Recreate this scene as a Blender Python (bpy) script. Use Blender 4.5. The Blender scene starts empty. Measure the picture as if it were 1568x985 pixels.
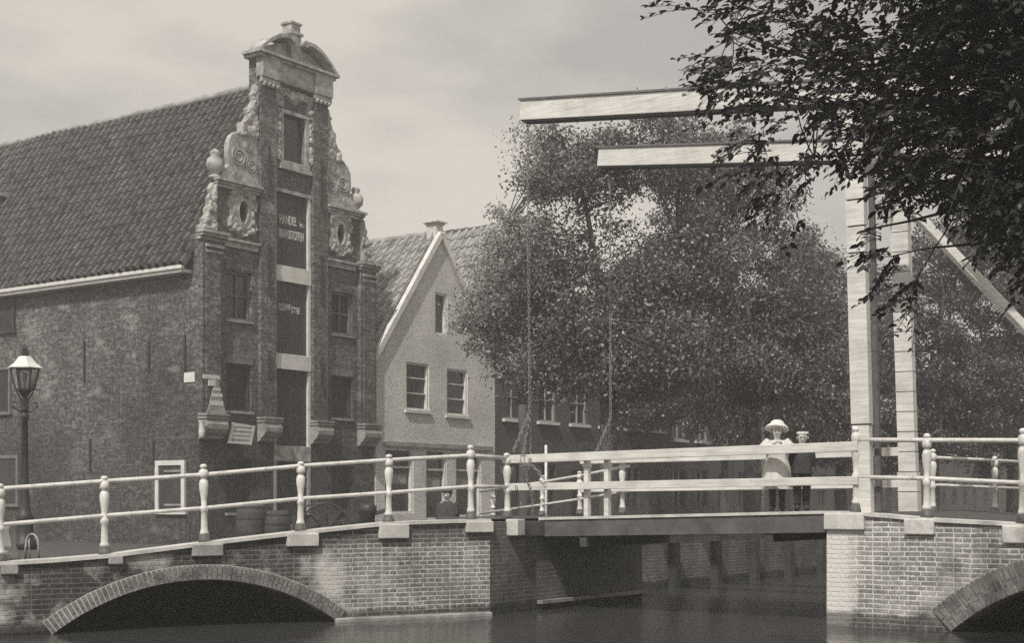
import bpy, math, random
import numpy as np
from mathutils import Vector, Matrix
random.seed(7)
rng = np.random.default_rng(11)
R_ = math.radians
SC = bpy.context.scene
COL = SC.collection

# ------------------------------------------------------------------ camera, sky, sun, exposure
F, CX, HY, CAMZ = 2200.0, 784.0, 766.0, 1.65
cd = bpy.data.cameras.new('camera')
cam = bpy.data.objects.new('camera', cd); COL.objects.link(cam)
cam.location = (0, 0, CAMZ); cam.rotation_euler = (R_(90), 0, 0)
cd.sensor_width = 36; cd.lens = 36 * F / 1568; cd.shift_y = (HY - 492.5) / 1568
cd.clip_start = 0.1; cd.clip_end = 2000
SC.camera = cam

SUN_DIR = Vector((-0.30, -0.84, 1.06)).normalized()      # towards the sun: behind the camera, to the left
sun_el = math.asin(SUN_DIR.z); sun_az = math.atan2(SUN_DIR.x, SUN_DIR.y)
W = bpy.data.worlds.new('World'); SC.world = W; W.use_nodes = True
nt = W.node_tree; nt.nodes.clear()
def N(t, typ, **kw):
    n = t.nodes.new(typ)
    for k, v in kw.items(): setattr(n, k, v)
    return n
sky = N(nt, 'ShaderNodeTexSky', sky_type='NISHITA'); sky.sun_disc = False
sky.sun_elevation = sun_el; sky.sun_rotation = sun_az; sky.dust_density = 4.0; sky.air_density = 1.0
bw = N(nt, 'ShaderNodeRGBToBW'); nt.links.new(sky.outputs[0], bw.inputs[0])
cap = N(nt, 'ShaderNodeMath', operation='MULTIPLY_ADD'); cap.inputs[1].default_value = 0.30; cap.inputs[2].default_value = 4.7
nt.links.new(bw.outputs[0], cap.inputs[0])
tc = N(nt, 'ShaderNodeTexCoord')
mp = N(nt, 'ShaderNodeMapping'); mp.inputs['Scale'].default_value = (1, 1, 2.6); nt.links.new(tc.outputs['Generated'], mp.inputs[0])
nz = N(nt, 'ShaderNodeTexNoise'); nz.inputs['Scale'].default_value = 3.2; nz.inputs['Detail'].default_value = 7; nz.inputs['Roughness'].default_value = 0.52
nt.links.new(mp.outputs[0], nz.inputs[0])
cr = N(nt, 'ShaderNodeValToRGB'); nt.links.new(nz.outputs[0], cr.inputs[0])
cr.color_ramp.elements[0].position = 0.40; cr.color_ramp.elements[0].color = (0.74, 0.715, 0.68, 1)
cr.color_ramp.elements[1].position = 0.60; cr.color_ramp.elements[1].color = (1.10, 1.025, 0.92, 1)
mx = N(nt, 'ShaderNodeMix', data_type='RGBA', blend_type='MULTIPLY'); mx.inputs[0].default_value = 1
nt.links.new(cap.outputs[0], mx.inputs[6]); nt.links.new(cr.outputs[0], mx.inputs[7])
bg = N(nt, 'ShaderNodeBackground'); bg.inputs[1].default_value = 0.117
nt.links.new(mx.outputs[2], bg.inputs[0])
wo = N(nt, 'ShaderNodeOutputWorld'); nt.links.new(bg.outputs[0], wo.inputs[0])

sd = bpy.data.lights.new('sun', 'SUN'); sd.energy = 3.3; sd.angle = R_(0.9); sd.color = (1.0, 0.965, 0.91)
sun = bpy.data.objects.new('sun', sd); COL.objects.link(sun)
sun.rotation_euler = SUN_DIR.to_track_quat('Z', 'Y').to_euler(); sun.location = (-20, -30, 60)
SC.view_settings.view_transform = 'Standard'; SC.view_settings.look = 'None'
SC.view_settings.gamma = 1; SC.view_settings.exposure = 0.0
try: SC.view_settings.use_curve_mapping = False
except Exception: pass
SC.render.engine = 'CYCLES'
SC.cycles.use_denoising = False
SC.cycles.max_bounces = 6; SC.cycles.diffuse_bounces = 3; SC.cycles.glossy_bounces = 3
SC.cycles.transmission_bounces = 4; SC.cycles.volume_bounces = 1; SC.cycles.transparent_max_bounces = 8
SC.cycles.caustics_reflective = False; SC.cycles.caustics_refractive = False

# ------------------------------------------------------------------ coordinates
def at(px, py, Y): return Vector(((px - CX) / F * Y, Y, CAMZ + (HY - py) / F * Y))
def zat(py, Y): return CAMZ + (HY - py) / F * Y
def hit(px, P, d):                                           # where the sight line of a column meets a plan line
    k = (px - CX) / F
    return (k * P[1] - P[0]) / (d[0] - k * d[1])
A = math.atan(0.707)
U = Vector((math.sin(A), math.cos(A))); Vv = Vector((math.cos(A), -math.sin(A)))   # canal direction, bridge direction

# ------------------------------------------------------------------ materials
def mat(name):
    m = bpy.data.materials.new(name); m.use_nodes = True
    t = m.node_tree; b = t.nodes['Principled BSDF']
    return m, t, b
def warm(v):
    k = 0.25 + 0.75*min(1, v/0.5)
    return (v, v*(1-0.030*k), v*(1-0.080*k), 1)
def noise(t, vec, scale, detail=4, rough=0.55):
    n = N(t, 'ShaderNodeTexNoise'); n.inputs['Scale'].default_value = scale; n.inputs['Detail'].default_value = detail
    n.inputs['Roughness'].default_value = rough
    if vec is not None: t.links.new(vec, n.inputs['Vector'])
    return n.outputs[0]
def ramp(t, fac, stops):
    r = N(t, 'ShaderNodeValToRGB'); t.links.new(fac, r.inputs[0])
    while len(r.color_ramp.elements) < len(stops): r.color_ramp.elements.new(0.5)
    for e, (p, c) in zip(r.color_ramp.elements, stops):
        e.position = p; e.color = c if isinstance(c, tuple) else (c, c, c, 1)
    return r.outputs[0]
def mul(t, a, b):
    m = N(t, 'ShaderNodeMix', data_type='RGBA', blend_type='MULTIPLY'); m.inputs[0].default_value = 1
    t.links.new(a, m.inputs[6]); t.links.new(b, m.inputs[7]); return m.outputs[2]
def mixc(t, fac, a, b):
    m = N(t, 'ShaderNodeMix', data_type='RGBA')
    if isinstance(fac, float): m.inputs[0].default_value = fac
    else: t.links.new(fac, m.inputs[0])
    for s, x in ((6, a), (7, b)):
        if isinstance(x, tuple): m.inputs[s].default_value = x
        else: t.links.new(x, m.inputs[s])
    return m.outputs[2]
def bump(t, b, h, dist, strength=1.0):
    n = N(t, 'ShaderNodeBump'); n.inputs['Distance'].default_value = dist; n.inputs['Strength'].default_value = strength
    t.links.new(h, n.inputs['Height']); t.links.new(n.outputs[0], b.inputs['Normal'])

def paint(name, v, rough=0.55, mottled=0.25, scale=6.0, metal=0.0, dirt=0.0):
    m, t, b = mat(name)
    o = N(t, 'ShaderNodeTexCoord').outputs['Object']
    n1 = noise(t, o, scale, 6); n2 = noise(t, o, scale * 7, 4)
    lo = max(0.004, v * (1 - mottled)); hi = v * (1 + mottled * 0.35)
    c = ramp(t, n1, [(0.32, warm(lo)), (0.62, warm(hi))])
    c = mul(t, c, ramp(t, n2, [(0.30, 0.86 if mottled > .1 else 0.95), (0.6, 1.0)]))
    if dirt:
        n3 = noise(t, o, scale * 1.7, 8, 0.65)
        c = mixc(t, ramp(t, n3, [(0.56, 0.0), (0.68, dirt)]), c, warm(v * 0.35))
    t.links.new(c, b.inputs['Base Color']); b.inputs['Roughness'].default_value = rough; b.inputs['Metallic'].default_value = metal
    bump(t, b, n2, 0.004, 0.5)
    return m

def brick(name, c1, c2, mort, bw_=0.21, rh=0.062, ms=0.009, stain=(0.55, 1.15), sscale=0.45, lime=0.0, limev=0.6, limez=None, soot=0.0, grime_z=None, rough=0.9, grain=0.0, patch=None, wash=None):
    m, t, b = mat(name)
    uv = N(t, 'ShaderNodeUVMap').outputs[0]
    obj = N(t, 'ShaderNodeTexCoord').outputs['Object']
    wob = N(t, 'ShaderNodeTexNoise'); wob.inputs['Scale'].default_value = 2.3; wob.inputs['Detail'].default_value = 3
    t.links.new(uv, wob.inputs['Vector'])
    sub = N(t, 'ShaderNodeVectorMath', operation='SUBTRACT'); sub.inputs[1].default_value = (0.5, 0.5, 0.5)
    t.links.new(wob.outputs[1], sub.inputs[0])
    sca = N(t, 'ShaderNodeVectorMath', operation='SCALE'); sca.inputs['Scale'].default_value = 0.03
    t.links.new(sub.outputs[0], sca.inputs[0])
    add = N(t, 'ShaderNodeVectorMath', operation='ADD'); t.links.new(uv, add.inputs[0]); t.links.new(sca.outputs[0], add.inputs[1])
    br = N(t, 'ShaderNodeTexBrick'); br.offset = 0.5; br.squash = 0.55; br.squash_frequency = 2
    br.inputs['Scale'].default_value = 1; br.inputs['Brick Width'].default_value = bw_; br.inputs['Row Height'].default_value = rh
    br.inputs['Mortar Size'].default_value = ms; br.inputs['Mortar Smooth'].default_value = 0.35; br.inputs['Bias'].default_value = -0.1
    br.inputs['Color1'].default_value = warm(c1); br.inputs['Color2'].default_value = warm(c2); br.inputs['Mortar'].default_value = warm(mort)
    t.links.new(add.outputs[0], br.inputs['Vector'])
    c = br.outputs[0]
    n0 = noise(t, obj, 14, 5, 0.7)
    c = mul(t, c, ramp(t, n0, [(0.33, 0.62), (0.66, 1.25)]))
    n1 = noise(t, obj, sscale, 7, 0.6)
    c = mul(t, c, ramp(t, n1, [(0.36, stain[0]), (0.62, stain[1])]))
    if grain:                                                 # coarse weathering, brick by brick; then the wall tone darkens towards the bottom
        ng = noise(t, obj, 7.5, 3, 0.8)
        c = mul(t, c, ramp(t, ng, [(0.36, 0.50), (0.5, 0.95), (0.64, 1.7)]))
        ms_ = N(t, 'ShaderNodeMapping'); ms_.inputs['Scale'].default_value = (1.3, 1.3, 9.0); t.links.new(obj, ms_.inputs[0])
        c = mul(t, c, ramp(t, noise(t, ms_.outputs[0], 1.6, 5, 0.7), [(0.34, 0.62), (0.5, 0.95), (0.66, 1.45)]))
        mp2 = N(t, 'ShaderNodeMapping'); mp2.inputs['Scale'].default_value = (1, 1, 2.2); t.links.new(obj, mp2.inputs[0])
        c = mixc(t, ramp(t, noise(t, mp2.outputs[0], 0.9, 7, 0.62), [(0.57, 0.0), (0.68, 0.6)]), c, warm(0.33))
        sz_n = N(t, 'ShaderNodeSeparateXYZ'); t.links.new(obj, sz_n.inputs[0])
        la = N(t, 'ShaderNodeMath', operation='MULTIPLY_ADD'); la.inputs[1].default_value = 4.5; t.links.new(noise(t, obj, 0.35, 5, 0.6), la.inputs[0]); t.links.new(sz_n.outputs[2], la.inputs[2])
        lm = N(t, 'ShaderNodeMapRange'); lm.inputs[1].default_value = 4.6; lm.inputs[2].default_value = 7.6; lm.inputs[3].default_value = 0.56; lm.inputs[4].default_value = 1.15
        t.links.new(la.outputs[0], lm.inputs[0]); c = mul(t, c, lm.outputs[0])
    if patch:                                                 # dry pale stretch beside the channel; left of it damp and painted tree shade, top band darker
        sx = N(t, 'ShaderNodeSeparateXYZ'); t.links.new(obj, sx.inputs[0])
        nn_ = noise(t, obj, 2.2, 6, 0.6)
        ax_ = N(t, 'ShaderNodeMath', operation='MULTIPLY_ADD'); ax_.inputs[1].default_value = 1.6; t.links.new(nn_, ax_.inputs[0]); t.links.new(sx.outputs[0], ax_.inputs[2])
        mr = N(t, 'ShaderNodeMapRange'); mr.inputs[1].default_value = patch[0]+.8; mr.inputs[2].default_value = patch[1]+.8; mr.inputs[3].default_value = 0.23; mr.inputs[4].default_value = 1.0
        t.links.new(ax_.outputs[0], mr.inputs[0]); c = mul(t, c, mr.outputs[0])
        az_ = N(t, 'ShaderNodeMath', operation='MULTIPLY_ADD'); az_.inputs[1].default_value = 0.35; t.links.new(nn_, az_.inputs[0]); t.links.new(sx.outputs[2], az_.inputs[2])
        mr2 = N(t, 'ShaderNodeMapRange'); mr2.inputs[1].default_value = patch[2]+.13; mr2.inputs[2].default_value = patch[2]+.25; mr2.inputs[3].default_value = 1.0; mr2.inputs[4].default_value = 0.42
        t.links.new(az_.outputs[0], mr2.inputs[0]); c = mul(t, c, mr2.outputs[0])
    if wash:                                                  # whitewashed corner with a ragged edge
        sx = N(t, 'ShaderNodeSeparateXYZ'); t.links.new(obj, sx.inputs[0])
        aw_ = N(t, 'ShaderNodeMath', operation='MULTIPLY_ADD'); aw_.inputs[1].default_value = 0.5; t.links.new(noise(t, obj, 4, 6, 0.7), aw_.inputs[0]); t.links.new(sx.outputs[0], aw_.inputs[2])
        mw = N(t, 'ShaderNodeMapRange'); mw.inputs[1].default_value = wash[0]+.25; mw.inputs[2].default_value = wash[1]+.25; mw.inputs[3].default_value = 0.92; mw.inputs[4].default_value = 0.0
        t.links.new(aw_.outputs[0], mw.inputs[0]); c = mixc(t, mw.outputs[0], c, warm(0.74))
    if lime:
        n2 = noise(t, obj, 1.1, 8, 0.66)
        f = ramp(t, n2, [(0.50, 0.0), (0.66, lime)])
        if limez is not None:                                 # lime bloom stays in the middle band of the wall
            sx = N(t, 'ShaderNodeSeparateXYZ'); t.links.new(obj, sx.inputs[0])
            band = ramp(t, sx.outputs[2], [(limez[0], 0.0), (limez[1], 1.0), (limez[2], 1.0), (limez[3], 0.0)])
            f2 = N(t, 'ShaderNodeMath', operation='MULTIPLY'); t.links.new(f, f2.inputs[0]); t.links.new(band, f2.inputs[1]); f = f2.outputs[0]
        c = mixc(t, f, c, warm(limev))
    if grime_z is not None:                                   # wet dark foot of the wall at the waterline
        sx = N(t, 'ShaderNodeSeparateXYZ'); t.links.new(obj, sx.inputs[0])
        n3 = noise(t, obj, 3.0, 5)
        ad = N(t, 'ShaderNodeMath', operation='MULTIPLY_ADD'); ad.inputs[1].default_value = 0.16; t.links.new(n3, ad.inputs[0]); t.links.new(sx.outputs[2], ad.inputs[2])
        g = ramp(t, ad.outputs[0], [(grime_z, 0.33), (min(0.99, grime_z + 0.05), 1.0)])
        c = mul(t, c, g)
    t.links.new(c, b.inputs['Base Color']); b.inputs['Roughness'].default_value = rough
    h = N(t, 'ShaderNodeMath', operation='MULTIPLY_ADD'); h.inputs[1].default_value = -1.0
    t.links.new(br.outputs['Fac'], h.inputs[0]); t.links.new(n0, h.inputs[2])
    bump(t, b, h.outputs[0], 0.012, 0.9)
    return m

M = {}
M['white'] = paint('white_paint', 0.74, 0.45, 0.14, 5, dirt=0.25)
M['rail'] = paint('white_rail_paint', 0.73, 0.45, 0.2, 7, dirt=0.5)
M['greypaint'] = paint('worn_grey_paint', 0.36, 0.5, 0.4, 9, dirt=0.5)
M['beam'] = paint('white_timber_paint', 0.72, 0.55, 0.20, 3.2, dirt=0.35)
def timber(name, v):
    m, t, b = mat(name); o = N(t, 'ShaderNodeTexCoord').outputs['Object']
    mp_ = N(t, 'ShaderNodeMapping'); mp_.inputs['Scale'].default_value = (0.7, 9, 9); t.links.new(o, mp_.inputs[0])
    n1 = noise(t, mp_.outputs[0], 3.0, 6, 0.65); n2 = noise(t, o, 2.6, 7, 0.62); n3 = noise(t, o, 22, 3)
    c = mul(t, ramp(t, n1, [(0.30, warm(v*.72)), (0.6, warm(v))]), ramp(t, n2, [(0.34, 0.80), (0.55, 1.0)]))
    c = mixc(t, ramp(t, n3, [(0.66, 0.0), (0.74, 0.55)]), c, warm(v*.4))
    t.links.new(c, b.inputs['Base Color']); b.inputs['Roughness'].default_value = .6; bump(t, b, n1, .006, .6); return m
M['beam'] = timber('worn_white_timber', 0.76)
M['beam_cap'] = paint('lead_capping', 0.16, 0.5, 0.3, 5)
M['groove'] = paint('dark_joint_shade', 0.06, 0.8, 0.3, 5)
M['stone'] = paint('pale_sandstone', 0.43, 0.85, 0.5, 4.5, dirt=0.55)
M['stone_grey'] = paint('grey_bluestone', 0.34, 0.8, 0.4, 4, dirt=0.4)
M['kerb'] = paint('bleached_kerb_stone', 0.62, 0.8, 0.25, 4, dirt=0.3)
M['iron'] = paint('black_iron', 0.035, 0.5, 0.4, 8)
M['foot'] = paint('grey_iron_foot', 0.11, 0.6, 0.4, 9)
M['chain'] = paint('weathered_chain', 0.24, 0.5, 0.4, 9)
M['darkwood'] = paint('tarred_timber', 0.055, 0.75, 0.5, 3)
M['shutter'] = paint('dark_shutter_boards', 0.05, 0.6, 0.35, 2)
M['deckside'] = paint('weathered_deck_timber', 0.11, 0.8, 0.45, 2.5)
M['deck'] = paint('worn_deck_planks', 0.30, 0.85, 0.4, 2.5)
M['plaster'] = None
M['plaster_trim'] = paint('pale_trim', 0.74, 0.7, 0.2, 3)
M['greyboard'] = paint('greyed_boards', 0.34, 0.8, 0.3, 2)
M['dullframe'] = paint('dull_window_frame', 0.17, 0.7, 0.3, 3)
M['tile'] = paint('clay_pantile', 0.12, 0.42, 0.6, 3.4, dirt=0.6)
M['tile_pale'] = paint('pale_pantile', 0.34, 0.7, 0.45, 2.4, dirt=0.4)
M['street'] = paint('cobbled_street', 0.07, 0.9, 0.35, 5)
M['bark'] = paint('tree_bark', 0.085, 0.9, 0.4, 6)
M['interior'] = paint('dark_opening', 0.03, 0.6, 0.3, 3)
M['letter'] = paint('white_lettering', 0.66, 0.6, 0.4, 5, dirt=0.6)
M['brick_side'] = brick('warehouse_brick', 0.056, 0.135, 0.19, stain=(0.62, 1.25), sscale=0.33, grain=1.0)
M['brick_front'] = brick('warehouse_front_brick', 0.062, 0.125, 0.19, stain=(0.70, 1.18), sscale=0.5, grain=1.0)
M['brick_terrace'] = brick('terrace_brick', 0.07, 0.10, 0.13, stain=(0.7, 1.1))
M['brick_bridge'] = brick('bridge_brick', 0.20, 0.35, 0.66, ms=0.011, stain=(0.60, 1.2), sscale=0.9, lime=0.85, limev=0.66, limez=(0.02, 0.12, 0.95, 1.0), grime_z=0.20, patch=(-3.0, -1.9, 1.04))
M['brick_abut'] = brick('abutment_brick', 0.25, 0.40, 0.70, ms=0.012, stain=(0.70, 1.2), sscale=0.8, lime=0.6, limev=0.70, limez=(0.02, 0.16, 0.95, 1.0), grime_z=0.24, wash=(0.26, 0.44))
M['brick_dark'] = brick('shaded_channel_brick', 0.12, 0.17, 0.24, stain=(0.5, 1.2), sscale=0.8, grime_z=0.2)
M['voussoir'] = paint('arch_ring_brick', 0.21, 0.85, 0.5, 7, dirt=0.5)
M['mortar'] = paint('lime_mortar', 0.66, 0.9, 0.3, 6)
M['quay_stone'] = paint('dark_quay_stone', 0.075, 0.8, 0.4, 3)
M['plaster'] = brick('limewashed_brick', 0.72, 0.84, 0.78, ms=0.009, stain=(0.82, 1.08), sscale=0.55)
M['skin'] = paint('skin', 0.58, 0.55, 0.06, 5)
M['cotton'] = paint('pale_cotton', 0.66, 0.85, 0.15, 9)
M['straw'] = paint('pale_straw', 0.74, 0.8, 0.12, 30)
M['wool'] = paint('dark_wool', 0.045, 0.9, 0.3, 9)
M['hair'] = paint('brown_hair', 0.06, 0.6, 0.3, 20)

def glass_dark(name='dark_window_glass', v=0.03):
    m, t, b = mat(name)
    b.inputs['Base Color'].default_value = warm(v); b.inputs['Roughness'].default_value = 0.12
    o = N(t, 'ShaderNodeTexCoord').outputs['Object']; bump(t, b, noise(t, o, 2.5, 2), 0.02, 0.35)
    return m
M['glass'] = glass_dark()
def lantern_glass():
    m, t, b = mat('lantern_glass')
    b.inputs['Base Color'].default_value = warm(0.8); b.inputs['Roughness'].default_value = 0.06
    b.inputs['Transmission Weight'].default_value = 0.9; b.inputs['IOR'].default_value = 1.15
    return m
M['lantern'] = lantern_glass()
def water():
    m, t, b = mat('canal_water')
    b.inputs['Base Color'].default_value = warm(0.05); b.inputs['Roughness'].default_value = 0.13; b.inputs['IOR'].default_value = 1.33
    o = N(t, 'ShaderNodeTexCoord').outputs['Object']
    mpn = N(t, 'ShaderNodeMapping'); mpn.inputs['Scale'].default_value = (1, 0.55, 1); t.links.new(o, mpn.inputs[0])
    h = N(t, 'ShaderNodeMath', operation='MULTIPLY_ADD'); h.inputs[1].default_value = 0.35
    t.links.new(noise(t, mpn.outputs[0], 9, 3), h.inputs[0]); t.links.new(noise(t, mpn.outputs[0], 1.7, 3), h.inputs[2])
    bump(t, b, h.outputs[0], 0.03, 0.55)
    return m
M['water'] = water()
def leaf_mat(name, lo, hi, trans=0.25, rough=0.42):
    m, t, b = mat(name)
    g = N(t, 'ShaderNodeNewGeometry')
    c = ramp(t, g.outputs['Random Per Island'], [(0.0, warm(lo)), (0.65, warm(lo*.6 + hi*.4*.7)), (1.0, warm(hi))])  # random leaf tone; the brightest leaves stand in for glints and sky specks
    t.links.new(c, b.inputs['Base Color']); b.inputs['Roughness'].default_value = rough
    tr = N(t, 'ShaderNodeBsdfTranslucent'); t.links.new(c, tr.inputs[0])
    ms = N(t, 'ShaderNodeMixShader'); ms.inputs[0].default_value = trans
    out = t.nodes['Material Output']
    t.links.new(b.outputs[0], ms.inputs[1]); t.links.new(tr.outputs[0], ms.inputs[2]); t.links.new(ms.outputs[0], out.inputs[0])
    return m
M['leaf_near'] = leaf_mat('near_leaf', 0.025, 0.085, 0.15, 0.36)
M['leaf'] = leaf_mat('canal_tree_leaf', 0.07, 0.36, 0.3, 0.40)
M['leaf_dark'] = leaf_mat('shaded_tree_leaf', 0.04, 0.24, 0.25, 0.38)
M['leaf_hazed'] = leaf_mat('hazed_tree_leaf', 0.25, 0.55, 0.3, 0.45)  # lighter leaf colour carries the haze of the far tree

# ------------------------------------------------------------------ mesh builder
class MB:
    def __init__(s): s.v = []; s.f = []
    def add(s, vs, fs):
        o = len(s.v); s.v += [tuple(x) for x in vs]; s.f += [tuple(i + o for i in f) for f in fs]; return s
    def box(s, x0, x1, y0, y1, z0, z1):
        return s.add([(x0,y0,z0),(x1,y0,z0),(x1,y1,z0),(x0,y1,z0),(x0,y0,z1),(x1,y0,z1),(x1,y1,z1),(x0,y1,z1)],
                     [(0,3,2,1),(4,5,6,7),(0,1,5,4),(1,2,6,5),(2,3,7,6),(3,0,4,7)])
    def beam(s, p, q, w, h, up=(0,0,1)):                     # square bar from p to q
        p = Vector(p); q = Vector(q); d = (q - p).normalized(); upv = Vector(up)
        if abs(d.dot(upv)) > .98: upv = Vector((0, 1, 0))
        a = d.cross(upv).normalized() * (w / 2); c = a.cross(d).normalized() * (h / 2)
        vs = [p-a-c, p+a-c, p+a+c, p-a+c, q-a-c, q+a-c, q+a+c, q-a+c]
        return s.add(vs, [(0,1,2,3),(7,6,5,4),(0,4,5,1),(1,5,6,2),(2,6,7,3),(3,7,4,0)])
    def prism_xz(s, poly, y0, y1):                           # outline in (x,z), thickness along y
        n = len(poly); vs = [(x,y0,z) for x,z in poly] + [(x,y1,z) for x,z in poly]
        return s.add(vs, [tuple(range(n)), tuple(range(2*n-1, n-1, -1))] + [(i, i+n, (i+1)%n+n, (i+1)%n) for i in range(n)])
    def prism_xy(s, poly, z0, z1):
        n = len(poly); vs = [(p[0],p[1],z0) for p in poly] + [(p[0],p[1],z1) for p in poly]
        return s.add(vs, [tuple(range(n-1,-1,-1)), tuple(range(n, 2*n))] + [(i, (i+1)%n, (i+1)%n+n, i+n) for i in range(n)])
    def tube(s, pts, r, seg=8, cap=True):
        pts = [Vector(p) for p in pts]; n = len(pts)
        rr = r if hasattr(r, '__len__') else [r] * n
        ref = Vector((0.31, 0.17, 0.93))
        rings = []
        for i, p in enumerate(pts):
            d = (pts[min(i+1,n-1)] - pts[max(i-1,0)]).normalized()
            if abs(d.dot(ref)) > .97: ref = Vector((1, 0.2, 0.1)).normalized()
            a = d.cross(ref).normalized(); b = d.cross(a)
            rings.append([p + (a*math.cos(2*math.pi*k/seg) + b*math.sin(2*math.pi*k/seg)) * rr[i] for k in range(seg)])
        vs = [x for rg in rings for x in rg]
        fs = [(i*seg+k, i*seg+(k+1)%seg, (i+1)*seg+(k+1)%seg, (i+1)*seg+k) for i in range(n-1) for k in range(seg)]
        if cap: fs += [tuple(range(seg-1,-1,-1)), tuple((n-1)*seg+k for k in range(seg))]
        return s.add(vs, fs)
    def lathe(s, prof, c=(0,0,0), seg=14, sx=1, sy=1):
        n = len(prof)
        vs = [(c[0]+r*sx*math.cos(2*math.pi*k/seg), c[1]+r*sy*math.sin(2*math.pi*k/seg), c[2]+z) for r, z in prof for k in range(seg)]
        fs = [(i*seg+k, i*seg+(k+1)%seg, (i+1)*seg+(k+1)%seg, (i+1)*seg+k) for i in range(n-1) for k in range(seg)]
        fs += [tuple(range(seg-1,-1,-1)), tuple((n-1)*seg+k for k in range(seg))]
        return s.add(vs, fs)
    def ball(s, c, r, seg=10, rings=6, sc=(1,1,1)):
        prof = [(math.sin(math.pi*i/rings), -math.cos(math.pi*i/rings)) for i in range(1, rings)]
        vs = [(c[0], c[1], c[2]-r*sc[2])] + [(c[0]+r*sc[0]*q*math.cos(2*math.pi*k/seg), c[1]+r*sc[1]*q*math.sin(2*math.pi*k/seg), c[2]+r*sc[2]*z) for q, z in prof for k in range(seg)] + [(c[0], c[1], c[2]+r*sc[2])]
        m = len(prof); fs = [(0, 1+(k+1)%seg, 1+k) for k in range(seg)]
        fs += [(1+i*seg+k, 1+i*seg+(k+1)%seg, 1+(i+1)*seg+(k+1)%seg, 1+(i+1)*seg+k) for i in range(m-1) for k in range(seg)]
        e = 1 + m*seg; fs += [(1+(m-1)*seg+k, 1+(m-1)*seg+(k+1)%seg, e) for k in range(seg)]
        return s.add(vs, fs)
    def build(s, name, m, parent=None, smooth=False, bevel=0.0, loc=None):
        me = bpy.data.meshes.new(name); me.from_pydata(s.v, [], s.f); me.update()
        bm_fix(me)
        uv = me.uv_layers.new(name='UVMap')
        nl = len(me.loops); vi = np.zeros(nl, 'i4'); me.loops.foreach_get('vertex_index', vi)
        co = np.zeros(len(me.vertices)*3); me.vertices.foreach_get('co', co); co = co.reshape(-1, 3)
        npoly = len(me.polygons); nr = np.zeros(npoly*3); me.polygons.foreach_get('normal', nr); nr = nr.reshape(-1, 3)
        lt = np.zeros(npoly, 'i4'); me.polygons.foreach_get('loop_total', lt); pn = np.repeat(nr, lt, axis=0)
        p = co[vi]; flat = np.abs(pn[:, 2]) > 0.8
        tx, ty = -pn[:, 1], pn[:, 0]; ln = np.sqrt(tx*tx + ty*ty) + 1e-9
        uu = np.where(flat, p[:, 0], (p[:, 0]*tx + p[:, 1]*ty) / ln); vv = np.where(flat, p[:, 1], p[:, 2])
        uv.data.foreach_set('uv', np.stack([uu, vv], 1).ravel())
        if smooth: me.polygons.foreach_set('use_smooth', np.ones(npoly, bool))
        me.materials.append(m if not isinstance(m, str) else M[m])
        o = bpy.data.objects.new(name, me); COL.objects.link(o)
        if parent: o.parent = parent
        if loc: o.location = loc
        if bevel:
            bv = o.modifiers.new('bevel', 'BEVEL'); bv.width = bevel; bv.segments = 2; bv.limit_method = 'ANGLE'
        return o
def bm_fix(me):
    import bmesh
    b = bmesh.new(); b.from_mesh(me); bmesh.ops.recalc_face_normals(b, faces=b.faces); b.to_mesh(me); b.free()

def tag(o, label=None, cat=None, group=None, kind=None):
    if label: o['label'] = label
    if cat: o['category'] = cat
    if group: o['group'] = group
    if kind: o['kind'] = kind
    return o
def empty(name, loc, rz=0.0):
    o = bpy.data.objects.new(name, None); o.location = loc; o.rotation_euler = (0, 0, rz); o.empty_display_size = .2
    COL.objects.link(o); return o
def copy_tree(o, parent=None):
    c = o.copy(); COL.objects.link(c)
    if parent: c.parent = parent
    for ch in [x for x in list(bpy.data.objects) if x.parent == o]: copy_tree(ch, c)
    return c
def text_mesh(name, body, size, m, parent, loc, rot, align='LEFT', ext=0.006, sx=1.0):
    cu = bpy.data.curves.new(name, 'FONT'); cu.body = body; cu.size = size; cu.extrude = ext; cu.align_x = align; cu.offset = size*.014
    tmp = bpy.data.objects.new('text_source', cu); COL.objects.link(tmp)
    dg = bpy.context.evaluated_depsgraph_get(); dg.update()
    me = bpy.data.meshes.new_from_object(tmp.evaluated_get(dg)); me.name = name
    bpy.data.objects.remove(tmp)
    me.materials.clear(); me.materials.append(M[m])
    o = bpy.data.objects.new(name, me); COL.objects.link(o); o.parent = parent; o.location = loc; o.rotation_euler = rot; o.scale = (sx, 1, 1)
    return o

# ------------------------------------------------------------------ plan points
Lc = Vector((-0.317, 20.50))                                 # corner of the left abutment at the channel
dL = Vector((0.878, 0.478)).normalized()                     # left bridge front, running right and away
nL = Vector((-dL.y, dL.x))                                   # its depth
Rc = Vector((4.14, 18.9))                                    # corner of the right abutment
CH = (Rc - Lc).dot(Vv)                                       # channel width along the bridge direction
OFF = (Rc - Lc).dot(U)
C0 = Vector((-8.27, 38.0))                                   # corner of the warehouse
GZ = 0.45                                                    # street level above the water
def rl(s, w): p = Rc + s * Vv + w * U; return (p.x, p.y)
def ll(x, y): p = Lc + x * dL + y * nL; return (p.x, p.y)

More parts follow.
